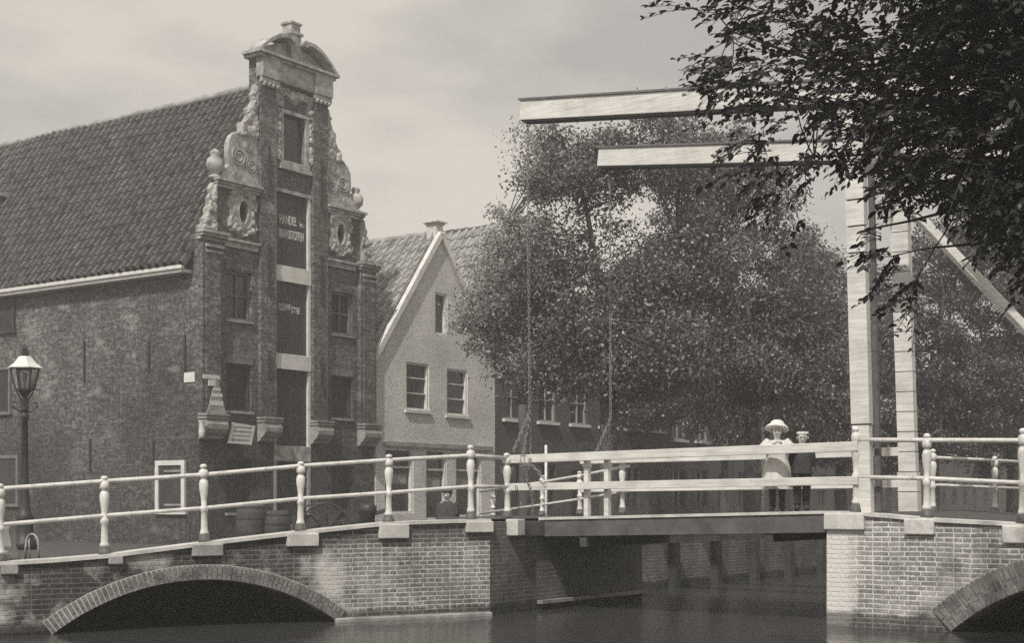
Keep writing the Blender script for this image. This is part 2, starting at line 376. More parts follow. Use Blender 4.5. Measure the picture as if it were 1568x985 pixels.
# ------------------------------------------------------------------ water and ground
w_ = MB(); w_.add([(-250,-60,0),(250,-60,0),(250,250,0),(-250,250,0)], [(0,1,2,3)])
tag(w_.build('water', 'water'), kind='structure')
Q0 = Lc + 4.4 * U - 1.0 * Vv                                 # far quay edge begins behind the left abutment
def poly_sheet(name, pts, z, m):
    b = MB(); n = len(pts); b.prism_xy(pts, -1.5, z); return tag(b.build(name, m), kind='structure')
e1 = Q0 + 170 * U
poly_sheet('street', [ll(-14, 4.6), ll(-0.2, 4.6), (Q0.x, Q0.y), (e1.x, e1.y), (-120, 240), (-200, 120), ll(-60, 4.6)], GZ, 'street')
poly_sheet('right_bank', [rl(0.05, 5.0), rl(14, 5.0), rl(90, 30), rl(90, 120), rl(0.05, 150)], 1.30, 'street')
poly_sheet('near_quay', [(6.3, 3.0), (30, 3.0), (30, 9.0), (9.2, 12.6), (6.3, 12.2)], 1.2, 'street')

# ------------------------------------------------------------------ left bridge
def arc_fn(x0, x1, rise, z0=0.0):
    h = (x1 - x0) / 2; Rr = (h*h + rise*rise) / (2*rise); cx = (x0+x1)/2; cz = z0 + rise - Rr
    return (lambda x: cz + math.sqrt(max(0, Rr*Rr - (x-cx)**2))), cx, cz, Rr, h
def columns(mb, xs, zb, zt, y0, y1):
    for a, b in zip(xs[:-1], xs[1:]):
        bl, br_ = zb(a + 1e-6), zb(b - 1e-6)
        vs = [(a,y0,bl),(b,y0,br_),(b,y1,br_),(a,y1,bl),(a,y0,zt(a)),(b,y0,zt(b)),(b,y1,zt(b)),(a,y1,zt(a))]
        mb.add(vs, [(0,3,2,1),(4,5,6,7),(0,1,5,4),(2,3,7,6)])
    return mb
def lx(px): return hit(px, Lc, dL)
def ly_at(px): return (Lc + lx(px) * dL).y
cop = [(0,861),(80,856.5),(160,850),(313,831),(460,814),(595,800),(680,797),(721,796),(750,795)]
prof = [(-16.0, 0.78), (-9.5, 0.80)] + [(lx(p), zat(y, ly_at(p))) for p, y in cop]; prof[-1] = (0.0, prof[-1][1])
def ztopL(x): return float(np.interp(x, [p[0] for p in prof], [p[1] for p in prof]))
ax0, ax1 = lx(80), lx(517)
f_in, acx, acz, aR, ah = arc_fn(ax0, ax1, 0.62)
def zbL(x): return f_in(x) if ax0 < x < ax1 else -1.0
xsL = sorted(set([-16, -12, -9.5, -8, ax0, ax1, -1.5, -1.0, -0.5, 0.0] + [p[0] for p in prof] + [ax0 + (ax1-ax0)*i/24 for i in range(25)]))
bridge = empty('arch_bridge', (Lc.x, Lc.y, 0), math.atan2(dL.y, dL.x))
tag(bridge, 'low brick arch bridge with pale coping in front of the stepped warehouse', 'bridge')
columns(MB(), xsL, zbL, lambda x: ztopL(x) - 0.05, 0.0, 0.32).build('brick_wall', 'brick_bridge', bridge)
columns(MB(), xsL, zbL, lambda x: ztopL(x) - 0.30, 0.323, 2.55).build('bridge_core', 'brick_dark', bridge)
MB().box(ax0-0.6, ax1+0.6, 4.5, 4.59, -1, 0.43).build('dark_backing', 'interior', bridge)  # added wall behind the arch, only there to keep its opening dark
# side face to the channel (wedge of the abutment)
def tol(P): d = Vector(P) - Lc; return (d.dot(dL), d.dot(nL))
wed = [(0.003, 0.0), tol(Lc + 4.32*U), tol(Lc + 4.32*U - 2.6*Vv), (0.003, 2.55)]
zA = ztopL(0)
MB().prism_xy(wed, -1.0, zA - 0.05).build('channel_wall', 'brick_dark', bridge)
b = MB()                                                       # ledge near the waterline on the channel side
p0, p1 = tol(Lc + 1.2*U + 0.05*Vv), tol(Lc + 4.32*U + 0.05*Vv)
b.beam((p0[0], p0[1], 0.12), (p1[0], p1[1], 0.12), 0.1, 0.05); b.build('waling', 'stone_grey', bridge)
b = MB(); b.beam((*tol(Lc+0.6*U+0.03*Vv), zA-0.16), (*tol(Lc+4.32*U+0.03*Vv), zA-0.16), 0.12, 0.2); b.build('timber_sill', 'deckside', bridge)
# coping
b = MB()
pp = [p for p in prof if p[0] >= -12]
for (xa, za), (xb, zb) in zip(prof[:-1], prof[1:]):
    b.add([(xa,-0.05,za-0.045),(xb,-0.05,zb-0.045),(xb,0.32,zb-0.045),(xa,0.32,za-0.045),(xa,-0.05,za),(xb,-0.05,zb),(xb,0.32,zb),(xa,0.32,za)],
          [(0,3,2,1),(4,5,6,7),(0,1,5,4),(2,3,7,6)])
b.build('coping', 'kerb', bridge)
b = MB()
for (xa, za), (xb, zb) in zip(prof[:-1], prof[1:]):
    b.add([(xa,0.30,za-0.046),(xb,0.30,zb-0.046),(xb,2.6,zb-0.27),(xa,2.6,za-0.27),(xb,7.5,GZ+.006),(xa,7.5,GZ+.006)], [(0,1,2,3),(3,2,4,5)])
wt = [(0.0,0.32)] + wed[1:]
b.add([(x,y,zA-0.012) for x,y in wt], [tuple(range(len(wt)))])
b.build('roadway', 'street', bridge)
for (pa, pb, ya, yb) in [(0,27,862,878),(165,187,851,864),(293,340,833,851),(438,486,815,835),(579,624,801,823),(712,753,795,812)]:
    xa, xb = lx(pa), min(lx(pb), 0.03); Ym = ly_at((pa+pb)/2); xm = (xa+xb)/2
    zt_ = ztopL(xm) - 0.03; zb_ = zt_ - (yb-ya)/F*Ym
    MB().box(xa, xb, -0.07, 0.2, zb_, zt_).build('bearing_stone', 'kerb' if pa > 400 else 'stone_grey', bridge, bevel=0.012)
p = tol(Lc + 0.42*U); q = tol(Lc + 0.66*U)
sx0 = tol(Lc + 0.55*U + 0.06*Vv)
MB().beam((sx0[0]-0.10, sx0[1]-0.07, zA-0.13), (sx0[0]+0.10, sx0[1]+0.07, zA-0.13), 0.2, 0.24).build('bearing_stone', 'kerb', bridge, bevel=0.012)
def ring(parent, cx, cz, r0, r1, h, y0, n, rows, name='arch_ring'):
    b = MB(); a0 = math.acos(max(-1, min(1, h / r0)))
    rnd = random.Random(3)
    for i in range(n):
        t0 = a0 + (math.pi-2*a0)*i/n; t1 = a0 + (math.pi-2*a0)*(i+1)/n; g = (t1-t0)*0.15
        cuts = [r0, r1] if rows == 1 else ([r0, r0+(r1-r0)*(0.5 if i % 2 else 0.33), r1] if rows == 2 else [r0, r1])
        for ra, rb in zip(cuts[:-1], cuts[1:]):
            pr = -0.028 - rnd.random()*0.014
            poly = [(cx+(ra+.006)*math.cos(t0+g), cz+(ra+.006)*math.sin(t0+g)), (cx+(ra+.006)*math.cos(t1-g), cz+(ra+.006)*math.sin(t1-g)),
                    (cx+(rb-.006)*math.cos(t1-g), cz+(rb-.006)*math.sin(t1-g)), (cx+(rb-.006)*math.cos(t0+g), cz+(rb-.006)*math.sin(t0+g))]
            b.prism_xz(poly, y0+pr, y0+0.05)
    o = b.build(name, 'voussoir', parent)
    arc = [(cx+r1*math.cos(a0+(math.pi-2*a0)*i/n), cz+r1*math.sin(a0+(math.pi-2*a0)*i/n)) for i in range(n+1)]
    arc2 = [(cx+r0*math.cos(a0+(math.pi-2*a0)*i/n), cz+r0*math.sin(a0+(math.pi-2*a0)*i/n)) for i in range(n+1)]
    m_ = MB()
    for i in range(n): m_.add([(*arc[i][:1], y0-0.012, arc[i][1]), (arc[i+1][0], y0-0.012, arc[i+1][1]), (arc2[i+1][0], y0-0.012, arc2[i+1][1]), (arc2[i][0], y0-0.012, arc2[i][1])], [(0,1,2,3)])
    m_.build('mortar_bed', 'mortar', o)
ring(bridge, acx, acz, aR, aR+0.195, ah, 0.0, 64, 2)
# foot ledge at the waterline, right of the arch
MB().box(ax1-0.05, 0.0, -0.10, 0.0, -0.5, 0.055).build('foot_ledge', 'stone_grey', bridge, bevel=0.02)

# ------------------------------------------------------------------ right abutment bridge
abut = empty('brick_abutment', (Rc.x, Rc.y, 0), math.atan2(Vv.y, Vv.x))
tag(abut, 'sunlit brick abutment and arch under the white portal posts', 'abutment')
def rx(px): return hit(px, Rc, Vv)
def ry_at(px): return (Rc + rx(px)*Vv).y
copR = [(1262,783),(1325,785.5),(1424,794),(1535,800),(1568,803)]
profR = [(rx(p), zat(y, ry_at(p))) for p, y in copR]; profR[0] = (0.0, profR[0][1]); profR += [(4.5, 1.31), (14, 1.30)]
def ztopR(x): return float(np.interp(x, [p[0] for p in profR], [p[1] for p in profR]))
bx0 = rx(1457); bx1 = bx0 + 3.66
g_in, bcx, bcz, bR, bh = arc_fn(bx0, bx1, 0.72)
def zbR(x): return g_in(x) if bx0 < x < bx1 else -1.0
xsR = sorted(set([0, .5, 1.0, bx0, bx1, 8, 14] + [p[0] for p in profR] + [bx0+(bx1-bx0)*i/24 for i in range(25)]))
bb = columns(MB(), xsR, zbR, lambda x: ztopR(x)-0.05, 0.0, 5.0)
bb.add([(0,0,-1),(0,5,-1),(0,5,ztopR(0)-.05),(0,0,ztopR(0)-.05)], [(0,1,2,3)])
bb.build('brick_wall', 'brick_abut', abut)
MB().box(bx0-.5, bx1+.5, 5.02, 5.4, -1, 0.9).build('dark_backing', 'interior', abut)  # same added wall, keeps the right arch dark
ring(abut, bcx, bcz, bR, bR+0.36, bh, 0.0, 62, 2)
b = MB()
for (xa, za), (xb, zb) in zip(profR[:-1], profR[1:]):
    b.add([(xa,-0.04,za-0.045),(xb,-0.04,zb-0.045),(xb,0.4,zb-0.045),(xa,0.4,za-0.045),(xa,-0.04,za),(xb,-0.04,zb),(xb,0.4,zb),(xa,0.4,za)],
          [(0,3,2,1),(4,5,6,7),(0,1,5,4),(2,3,7,6)])
b.build('coping', 'kerb', abut)
b = MB()
for (xa, za), (xb, zb) in zip(profR[:-1], profR[1:]):
    b.add([(xa,0.4,za-0.01),(xb,0.4,zb-0.01),(xb,5.2,zb-0.01),(xa,5.2,za-0.01)], [(0,1,2,3)])
b.build('roadway', 'street', abut)
for (pa, pb, h) in [(1262,1325,26),(1386,1432,24),(1536,1600,26)]:
    xa, xb = max(rx(pa), -0.02), rx(pb); xm = (xa+xb)/2; zt_ = ztopR(xm)-0.02
    MB().box(xa, xb, -0.06, 0.3, zt_ - h/F*18.2, zt_).build('bearing_stone', 'kerb', abut, bevel=0.014)
# ------------------------------------------------------------------ quay walls beyond the bridge
QZ = 1.10
qa = Q0 + 0.02*U; qb = Q0 + 150*U; wv_ = -2.4*Vv
MBq = MB(); MBq.prism_xy([tuple(qa+.02*-Vv), tuple(qb+.02*-Vv), tuple(qb+wv_), tuple(qa+wv_)], -1.4, QZ); tag(MBq.build('quay_pavement', 'street'), kind='structure')
n0 = Q0 + 0.02*U
o = empty('quay_wall', (n0.x, n0.y, 0), math.atan2(U.y, U.x))
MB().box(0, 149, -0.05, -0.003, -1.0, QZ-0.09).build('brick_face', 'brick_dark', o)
MB().box(0, 149, -0.09, 0.34, QZ-0.088, QZ+0.02).build('coping', 'quay_stone', o)
b = MB()
for i in range(14): b.box(0.8+i*1.7, 1.0+i*1.7, -0.2, -0.052, -1, QZ-0.25)
b.build('fender_post', 'darkwood', o)
tag(o, 'dark brick canal wall running away behind the drawbridge', 'quay wall')

# ------------------------------------------------------------------ warehouse
WH = empty('warehouse', (C0.x, C0.y, GZ), math.atan2(U.y, U.x))
tag(WH, 'tall dark brick warehouse with ornate stepped stone gable and hoist doors', 'warehouse')
def fx(px, d=0.0):                                           # facade column -> local x on the plane d in front of the wall
    P = C0 + d * Vv; return hit(px, P, U)
def fz(px, py, d=0.0):
    P = C0 + d * Vv; x = hit(px, P, U); return zat(py, (P + x*U).y) - GZ
def sy(px): return hit(px, C0, -Vv)
def sz(px, py): return zat(py, (C0 - sy(px)*Vv).y) - GZ
DEP = 17.0; WW = 7.0; EZ = 8.10 - GZ; RZ = 13.45 - GZ; MID = 3.5
def Z(z): return z - GZ
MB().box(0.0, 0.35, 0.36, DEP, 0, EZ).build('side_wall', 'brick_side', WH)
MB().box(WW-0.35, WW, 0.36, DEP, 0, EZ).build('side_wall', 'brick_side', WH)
MB().prism_xz([(0,0),(WW,0),(WW,EZ),(MID,RZ-.1),(0,EZ)], DEP, DEP+.3).build('rear_wall', 'brick_side', WH)
# front wall: panels with openings cut as separate strips
def wall_with_holes(mb, x0, x1, z0, z1, y0, y1, holes):
    holes = [(max(h[0],x0),min(h[1],x1),max(h[2],z0),min(h[3],z1)) for h in holes if h[0] < x1 and h[1] > x0 and h[2] < z1 and h[3] > z0]
    xs = sorted(set([x0, x1] + [h[0] for h in holes] + [h[1] for h in holes])); zs = sorted(set([z0, z1] + [h[2] for h in holes] + [h[3] for h in holes]))
    for a, b_ in zip(xs[:-1], xs[1:]):
        run = None
        for c, d in zip(zs[:-1], zs[1:]):
            solid = not any(h[0] <= a+1e-6 and h[1] >= b_-1e-6 and h[2] <= c+1e-6 and h[3] >= d-1e-6 for h in holes)
            if solid: run = (run[0], d) if run else (c, d)
            if (not solid or d == zs[-1]) and run:
                mb.box(a, b_, y0, y1, run[0], run[1]); run = None
    return mb
LX0, LX1 = 0.97, 1.90; RX0, RX1 = 5.15, 6.06
wins = [(LX0,LX1,Z(6.55),Z(7.88)), (LX0,LX1,Z(4.07),Z(5.36)), (LX0,LX1,Z(1.3),Z(2.73)),
        (RX0,RX1,Z(6.55),Z(7.80)), (RX0,RX1,Z(4.07),Z(5.32)), (RX0,RX1,Z(1.3),Z(2.66))]
DX0, DX1 = 2.76, 4.24
doors = [(DX0,DX1,Z(8.27),Z(10.33)), (DX0,DX1,Z(5.78),Z(7.82)), (DX0,DX1,Z(3.18),Z(5.34)), (DX0,DX1,Z(0.95),Z(2.74))]
att = (3.10, 4.0, Z(11.25), Z(12.58))
wb = wall_with_holes(MB(), 0, WW, 0, Z(8.72), 0, 0.35, wins + doors)
wall_with_holes(wb, 0.62, WW-0.62, Z(8.72), Z(10.25), 0.0, 0.16, [doors[0], (1.38,1.68,Z(9.2),Z(9.8)), (5.32,5.62,Z(9.2),Z(9.8))])
wall_with_holes(wb, 2.15, 4.85, Z(10.25), Z(14.0), 0.0, 0.35, [doors[0], att])
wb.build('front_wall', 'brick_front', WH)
# piers and pilasters (each a part)
PJ = -0.13
for xa, xb, za, zb in [(0.0,0.70,Z(3.9),Z(8.6)), (6.30,7.0,Z(3.9),Z(8.6))]:
    b = MB(); b.box(xa, xb, PJ, -0.003, za, zb); b.box(xa+.1, xb-.1, PJ-0.05, PJ-.002, za, zb-.25); b.build('corner_pier', 'brick_front', WH)
for xa, xb in [(2.15,2.74),(4.26,4.85)]:
    MB().box(xa, xb, PJ, -0.003, Z(3.9), Z(13.35)).build('pilaster', 'brick_front', WH)
# consoles below them
def console(xa, xb, z1):
    b = MB()
    pr = [(0,0.66),(-0.30,0.66),(-0.32,0.58),(-0.27,0.55),(-0.30,0.50),(-0.34,0.40),(-0.33,0.28),(-0.24,0.16),(-0.14,0.10),(-0.12,0.03),(0,0.0)]
    n = len(pr); vs = [(xa-0.03, y-0.003, z1-0.66+z) for y,z in pr] + [(xb+0.03, y-0.003, z1-0.66+z) for y,z in pr]
    b.add(vs, [tuple(range(n)), tuple(range(2*n-1,n-1,-1))] + [(i,(i+1)%n,(i+1)%n+n,i+n) for i in range(n)])
    for dz in (0.0, -0.09): b.box(xa-0.06, xb+0.06, -0.36+dz*0.3*-1, -0.004, z1+dz-0.03, z1+dz+0.02)
    b.build('console', 'stone_grey', WH)
for xa, xb in [(0.0,0.70),(2.15,2.74),(4.26,4.85),(6.30,7.0)]: console(xa, xb, Z(3.92))
# cornices
def cornice(name, segs, m='stone'):
    for xa, xb, z, pr in segs:
        b = MB()
        b.box(xa, xb, -pr, -0.004, z, z+0.07); b.box(xa+0.03, xb-0.03, -pr+0.07, -0.004, z-0.075, z-0.002); b.box(xa+0.05, xb-0.05, -pr*0.45, -0.005, z-0.16, z-0.077)
        b.build(name, m, WH)
cornice('cornice', [(-0.14,0.80,Z(8.72),0.33),(0.802,2.15,Z(8.66),0.14),(4.85,6.198,Z(8.66),0.14),(6.20,7.14,Z(8.72),0.33)])
cornice('cornice', [(0.50,2.15,Z(10.22),0.22),(4.85,6.50,Z(10.22),0.22)])
for xa, xb in [(0.04,0.68),(6.32,6.96)]:
    b = MB(); b.box(xa, xb, -0.24, PJ-.06, Z(8.36), Z(8.44)); b.box(xa+.03, xb-.03, -0.21, PJ-.06, Z(8.22), Z(8.28))
    b.build('pier_moulding', 'stone', WH)
# scrolls: outline polygons, mirrored
def scroll(poly, name='scroll_ornament', y0=-0.02, y1=0.15, curls=()):
    for s in (0, 1):
        b = MB(); pl = [((x if s == 0 else WW-x), z) for x, z in poly]
        b.prism_xz(pl, y0, y1)
        for cx, cz, r in curls:
            xx = cx if s == 0 else WW-cx
            pts = []
            for i in range(22):
                a = i/21*2.1*2*math.pi; rr = r*(1-0.75*i/21)
                pts.append((xx+(rr*math.cos(a+2.2))*(1 if s==0 else -1), y0-0.015, cz+rr*math.sin(a+2.2)))
            b.tube(pts, 0.026, 6)
        b.build(name, 'stone', WH)
scroll([(0.02,Z(8.80)),(0.60,Z(8.80)),(0.60,Z(10.15)),(0.50,Z(10.15)),(0.40,Z(9.98)),(0.44,Z(9.85)),(0.34,Z(9.72)),(0.36,Z(9.55)),(0.26,Z(9.42)),(0.28,Z(9.26)),(0.14,Z(9.14)),(0.16,Z(9.0)),(0.03,Z(8.95))],
       curls=[(0.42,Z(9.75),0.09),(0.36,Z(9.42),0.09),(0.26,Z(9.08),0.1)])
big = [(0.80,Z(10.30)),(2.14,Z(10.30)),(2.14,Z(13.2)),(2.05,Z(13.15)),(2.02,Z(12.95)),(1.92,Z(12.85)),(1.98,Z(12.68)),(1.88,Z(12.5)),(1.72,Z(12.4)),(1.78,Z(12.22)),(1.66,Z(12.05)),(1.48,Z(11.95)),(1.50,Z(11.75)),(1.30,Z(11.66)),(1.14,Z(11.55)),(1.04,Z(11.35)),(1.02,Z(11.0)),(1.06,Z(10.75)),(0.94,Z(10.62)),(0.82,Z(10.48))]
scroll(big, curls=[(1.40,Z(11.02),0.27),(1.86,Z(10.85),0.20),(1.30,Z(10.52),0.12),(1.75,Z(11.35),0.15)])
for xx in (0.66, WW-0.66):
    b = MB(); b.lathe([(0.17,0),(0.17,0.06),(0.10,0.10),(0.13,0.16),(0.22,0.24),(0.24,0.38),(0.20,0.52),(0.10,0.60),(0.14,0.66),(0.12,0.74),(0.03,0.80)], (xx, 0.12, Z(10.30)), 12)
    b.build('urn_finial', 'stone', WH, smooth=True)
# oval windows
carts = []
for xx in (1.53, WW-1.53):
    b = MB(); cz = Z(9.5); n = 28
    for i in range(n):
        t0, t1 = 2*math.pi*i/n, 2*math.pi*(i+1)/n
        ro = lambda t: (0.40+0.06*abs(math.cos(2*t)), 0.50+0.08*abs(math.sin(2*t)))
        a, c = ro(t0), ro(t1)
        b.add([(xx+.17*math.cos(t0),-.10,cz+.31*math.sin(t0)),(xx+.17*math.cos(t1),-.10,cz+.31*math.sin(t1)),(xx+c[0]*math.cos(t1),-.06,cz+c[1]*math.sin(t1)),(xx+a[0]*math.cos(t0),-.06,cz+a[1]*math.sin(t0)),
               (xx+.17*math.cos(t0),.1,cz+.31*math.sin(t0)),(xx+.17*math.cos(t1),.1,cz+.31*math.sin(t1)),(xx+c[0]*math.cos(t1),-.003,cz+c[1]*math.sin(t1)),(xx+a[0]*math.cos(t0),-.003,cz+a[1]*math.sin(t0))],
              [(0,1,2,3),(0,4,5,1),(3,2,6,7)])
    for sx_ in (-1, 1):
        for sz_ in (-1, 1): b.ball((xx+sx_*.36, -.05, cz+sz_*.46), .10, 8, 5)
    b.box(xx-.25, xx+.25, -.12, -.003, cz+.50, cz+.58); b.ball((xx, -.07, cz+.64), .12, 8, 5)
    w = b.build('oval_window', 'stone', WH); carts.append((xx, cz))
    MB().box(xx-.17, xx+.17, .12, .14, cz-.33, cz+.33).build('pane', 'glass', w)
# windows
for i, (xa, xb, za, zb) in enumerate(wins):
    b = MB(); t = .07
    b.box(xa, xa+t, .07, .17, za, zb); b.box(xb-t, xb, .07, .17, za, zb); b.box(xa+t, xb-t, .07, .17, za, za+t); b.box(xa+t, xb-t, .07, .17, zb-t, zb)
    if i in (0, 3):
        b.box(xa+t, xb-t, .09, .15, (za+zb)/2-.02, (za+zb)/2+.02); b.box((xa+xb)/2-.018, (xa+xb)/2+.018, .092, .148, za+t, zb-t)
    w = b.build('window', 'dullframe' if i in (0, 3) else 'shutter', WH)
    MB().box(xa+t, xb-t, .155, .165, za+t, zb-t).build('pane', 'glass' if i in (0,3) else 'interior', w)
    MB().box(xa-.05, xb+.05, -.06, .068, za-.07, za-.002).build('sill', 'stone_grey', w)
    hd = MB(); nn = 11
    for k in range(nn): hd.box(xa-.05+(xb-xa+.1)*k/nn+.006, xa-.05+(xb-xa+.1)*(k+1)/nn-.006, -.018, -.003, zb+.005, zb+.23)
    hd.build('brick_lintel', 'voussoir' if i in (1,4) else 'brick_front', w)
# hoist doors between the pilasters
for i, (xa, xb, za, zb) in enumerate(doors):
    d = MB(); nb = 9
    for k in range(nb): d.box(xa+.10+(xb-xa-.2)*k/nb+.004, xa+.10+(xb-xa-.2)*(k+1)/nb-.004, .06+.004*(k%2), .10, za+.01, zb-.01)
    dr = d.build('hoist_door', 'shutter' if i < 2 else 'interior', WH)
    MB().box(xb-.10, xb, -.02, .12, za, zb).build('door_jamb', 'plaster_trim' if i < 3 else 'greyboard', dr); MB().box(xa, xa+.10, -.02, .12, za, zb).build('door_jamb', 'greyboard', dr)
    if i == 0:
        MB().box(xa, xb, -.05, .12, zb, zb+.10).build('door_head', 'stone', dr)
        lx_ = xa+.13
        text_mesh('lettering', 'HANDEL', .36, 'letter', dr, (xa+.28, .058, Z(9.48)), (R_(90),0,0), sx=.50)
        text_mesh('lettering', 'in', .24, 'letter', dr, (xa+1.10, .058, Z(9.47)), (R_(90),0,0), sx=.9)
        text_mesh('lettering', 'BRANDSTOFFEN', .35, 'letter', dr, (xa+.26, .058, Z(9.08)), (R_(90),0,0), sx=.385)
    if i == 1:
        text_mesh('lettering', 'LOUW', .28, 'letter', dr, (xa+.26, .058, Z(7.02)), (R_(90),0,0), sx=.52)
        text_mesh('lettering', 'STIE', .25, 'letter', dr, (xa+.74, .058, Z(6.98)), (R_(90),0,0), sx=.85)
for za, zb, yy in [(7.822,8.268,-.05),(5.342,5.778,-.05),(2.742,3.178,-.04)]:
    MB().box(DX0, DX1, yy, .12, Z(za), Z(zb)).build('loading_beam', 'stone' if za < 3 else 'plaster_trim', WH, bevel=.01)
MB().box(2.6, 4.4, -.35, -.002, 0, Z(.95)).build('door_step', 'stone_grey', WH)
# attic window
xa, xb, za, zb = att
b = MB(); b.box(xa-.12, xa, -.06, .10, za, zb); b.box(xb, xb+.12, -.06, .10, za, zb); b.box(xa-.14, xb+.14, -.08, .10, za-.14, za-.002); b.box(xa-.12, xb+.12, -.07, .10, zb+.002, zb+.10)
b.box(xa-.18, xb+.18, -.12, -.003, za-.26, za-.142)
aw = b.build('attic_window', 'stone', WH)
MB().box(xa, xb, .12, .14, za, zb).build('pane', 'glass', aw)
def relief(name, x0, x1, z0, z1, y, amp, seed, inside, m='stone', parent=None, step=.03, lump=.09, mirror=False):
    """carved stone relief: a height field of rounded lumps with an irregular outline"""
    r = np.random.default_rng(seed); nx = int((x1-x0)/step)+1; nz = int((z1-z0)/step)+1
    X, Zz = np.meshgrid(np.linspace(x0,x1,nx), np.linspace(z0,z1,nz)); Hh = np.zeros_like(X)
    nl = int((x1-x0)*(z1-z0)/(lump*lump)*1.1)
    for _ in range(nl):
        cx, cz, rr = r.uniform(x0,x1), r.uniform(z0,z1), lump*r.uniform(.5,1.1); q = 1-((X-cx)**2+(Zz-cz)**2)/rr**2
        Hh = np.maximum(Hh, np.sqrt(np.clip(q,0,1))*r.uniform(.5,1.0))
    ins = np.vectorize(inside)(X, Zz); Hh = np.where(ins > 0, .25 + Hh*.75, 0); Hh[0]=Hh[-1]=0; Hh[:,0]=Hh[:,-1]=0
    b = MB(); fs = []
    for a in range(nz-1):
        for c in range(nx-1):
            if max(Hh[a,c],Hh[a,c+1],Hh[a+1,c],Hh[a+1,c+1]) > 0: fs.append((a*nx+c,a*nx+c+1,(a+1)*nx+c+1,(a+1)*nx+c))
    XX = WW - X if mirror else X
    b.add([(XX[a,c], y-Hh[a,c]*amp, Zz[a,c]) for a in range(nz) for c in range(nx)], fs)
    return b.build(name, m, parent or WH)
xc = (xa+xb)/2
relief('carved_festoon', xa-.42, xb+.42, zb+.10, zb+.72, -.004, .13, 2, lambda x,z: 1 if (z-zb) > .26+.22*abs(math.sin((x-xc)*4.2)) - (.3 if abs(x-xc) > .52 else 0) and abs(x-xc) < .86 else -1, lump=.11)
relief('carved_drop', xa-.42, xa-.125, za-.05, zb+.12, -.004, .12, 3, lambda x,z: 1 if x > xa-.32+.07*math.sin(z*9) else -1)
relief('carved_drop', xb+.125, xb+.42, za-.05, zb+.12, -.004, .12, 4, lambda x,z: 1 if x < xb+.32+.07*math.sin(z*9+1) else -1)
for cxx, czz in carts:
    relief('cartouche', cxx-.56, cxx+.56, czz-.72, czz+.74, -.004, .13, 21, lambda x,z,cxx=cxx,czz=czz: 1 if ((x-cxx)/.30)**2+((z-czz)/.44)**2 > 1 and abs(x-cxx) < .46+.07*math.sin(z*11) and abs(z-czz) < .60+.06*math.cos((x-cxx)*9) else -1, lump=.11)
bx_ = [p[0] for p in big]; bz_ = [p[1] for p in big]
def in_big(x, z):
    c = False; n = len(big)
    for a in range(n):
        b2 = a-1
        if (bz_[a] > z) != (bz_[b2] > z) and x < (bx_[b2]-bx_[a])*(z-bz_[a])/(bz_[b2]-bz_[a])+bx_[a]: c = not c
    return 1 if c else -1
for mir in (False, True):
    relief('scroll_carving', 1.3, 2.14, Z(11.6), Z(13.1), -.022, .09, 9, in_big, step=.03, lump=.15, mirror=mir)
    relief('scroll_carving', .04, .58, Z(8.84), Z(10.1), -.022, .10, 12, lambda x,z: 1 if x > .06+(z-Z(8.84))*.36 else -1, step=.03, lump=.10, mirror=mir)
# top entablature and broken pediment
b = MB(); b.box(2.08,4.92,-.20,-.004,Z(13.37),Z(13.98)); b.box(2.74,4.26,-.205,-.201,Z(13.40),Z(13.45))
for xa, xb in [(2.08,2.80),(4.20,4.92)]: b.box(xa,xb,-.27,-.202,Z(13.36),Z(13.94))
b.build('frieze', 'stone', WH)
for xa, xb in [(2.12,2.77),(4.23,4.88)]:
    q = MB(); q.box(xa-.03,xb+.03,PJ-.10,PJ-.002,Z(13.22),Z(13.352)); 
    for k in range(4): q.ball((xa+.08+k*.165, PJ-.06, Z(13.18)), .075, 7, 4)
    q.build('capital', 'stone', WH)
b = MB(); b.box(1.88,5.12,-.36,.37,Z(13.985),Z(14.06)); b.box(1.96,5.04,-.28,.36,Z(13.90),Z(13.983)); b.build('pediment_cornice', 'stone', WH)
b = MB()
for s in (0, 1):
    top = []; bot = []
    for i in range(15):
        a = i/14; x = 1.90 + 1.36*a; z = 14.08 + 0.62*math.sin(a*math.pi*.60) + .03*a
        top.append((x, z)); bot.append((x, max(14.062, z-0.11)))
    poly = top + bot[::-1]
    poly = [((x if s == 0 else WW-x), Z(z)) for x, z in poly]
    for i in range(14):
        q = [top[i], top[i+1], bot[i+1], bot[i]]; q = [((x if s==0 else WW-x), Z(z)) for x, z in q]
        b.prism_xz(q, -.34, .34)
    tri = [(1.98,14.06),(3.28,14.06),(3.28,14.56),(2.9,14.5),(2.45,14.32)]
    b.prism_xz([((x if s==0 else WW-x), Z(z)) for x, z in tri], -.02, .30)
    b.lathe([(0.0,-.0),(.11,0),(.11,.62),(0,.62)], (0,0,0), 10) if False else None
    cx_ = 3.28 if s == 0 else WW-3.28
    b.tube([(cx_, -.36, Z(14.62)), (cx_, .34, Z(14.62))], .10, 12)
b.build('broken_pediment', 'stone', WH)
b = MB(); b.box(3.30,3.70,-.16,.24,Z(14.05),Z(14.86)); b.box(3.25,3.75,-.21,.29,Z(14.862),Z(14.93)); b.box(3.32,3.68,-.14,.22,Z(14.932),Z(15.16)); b.box(3.28,3.72,-.18,.26,Z(15.162),Z(15.22))
b.build('pedestal', 'stone', WH)
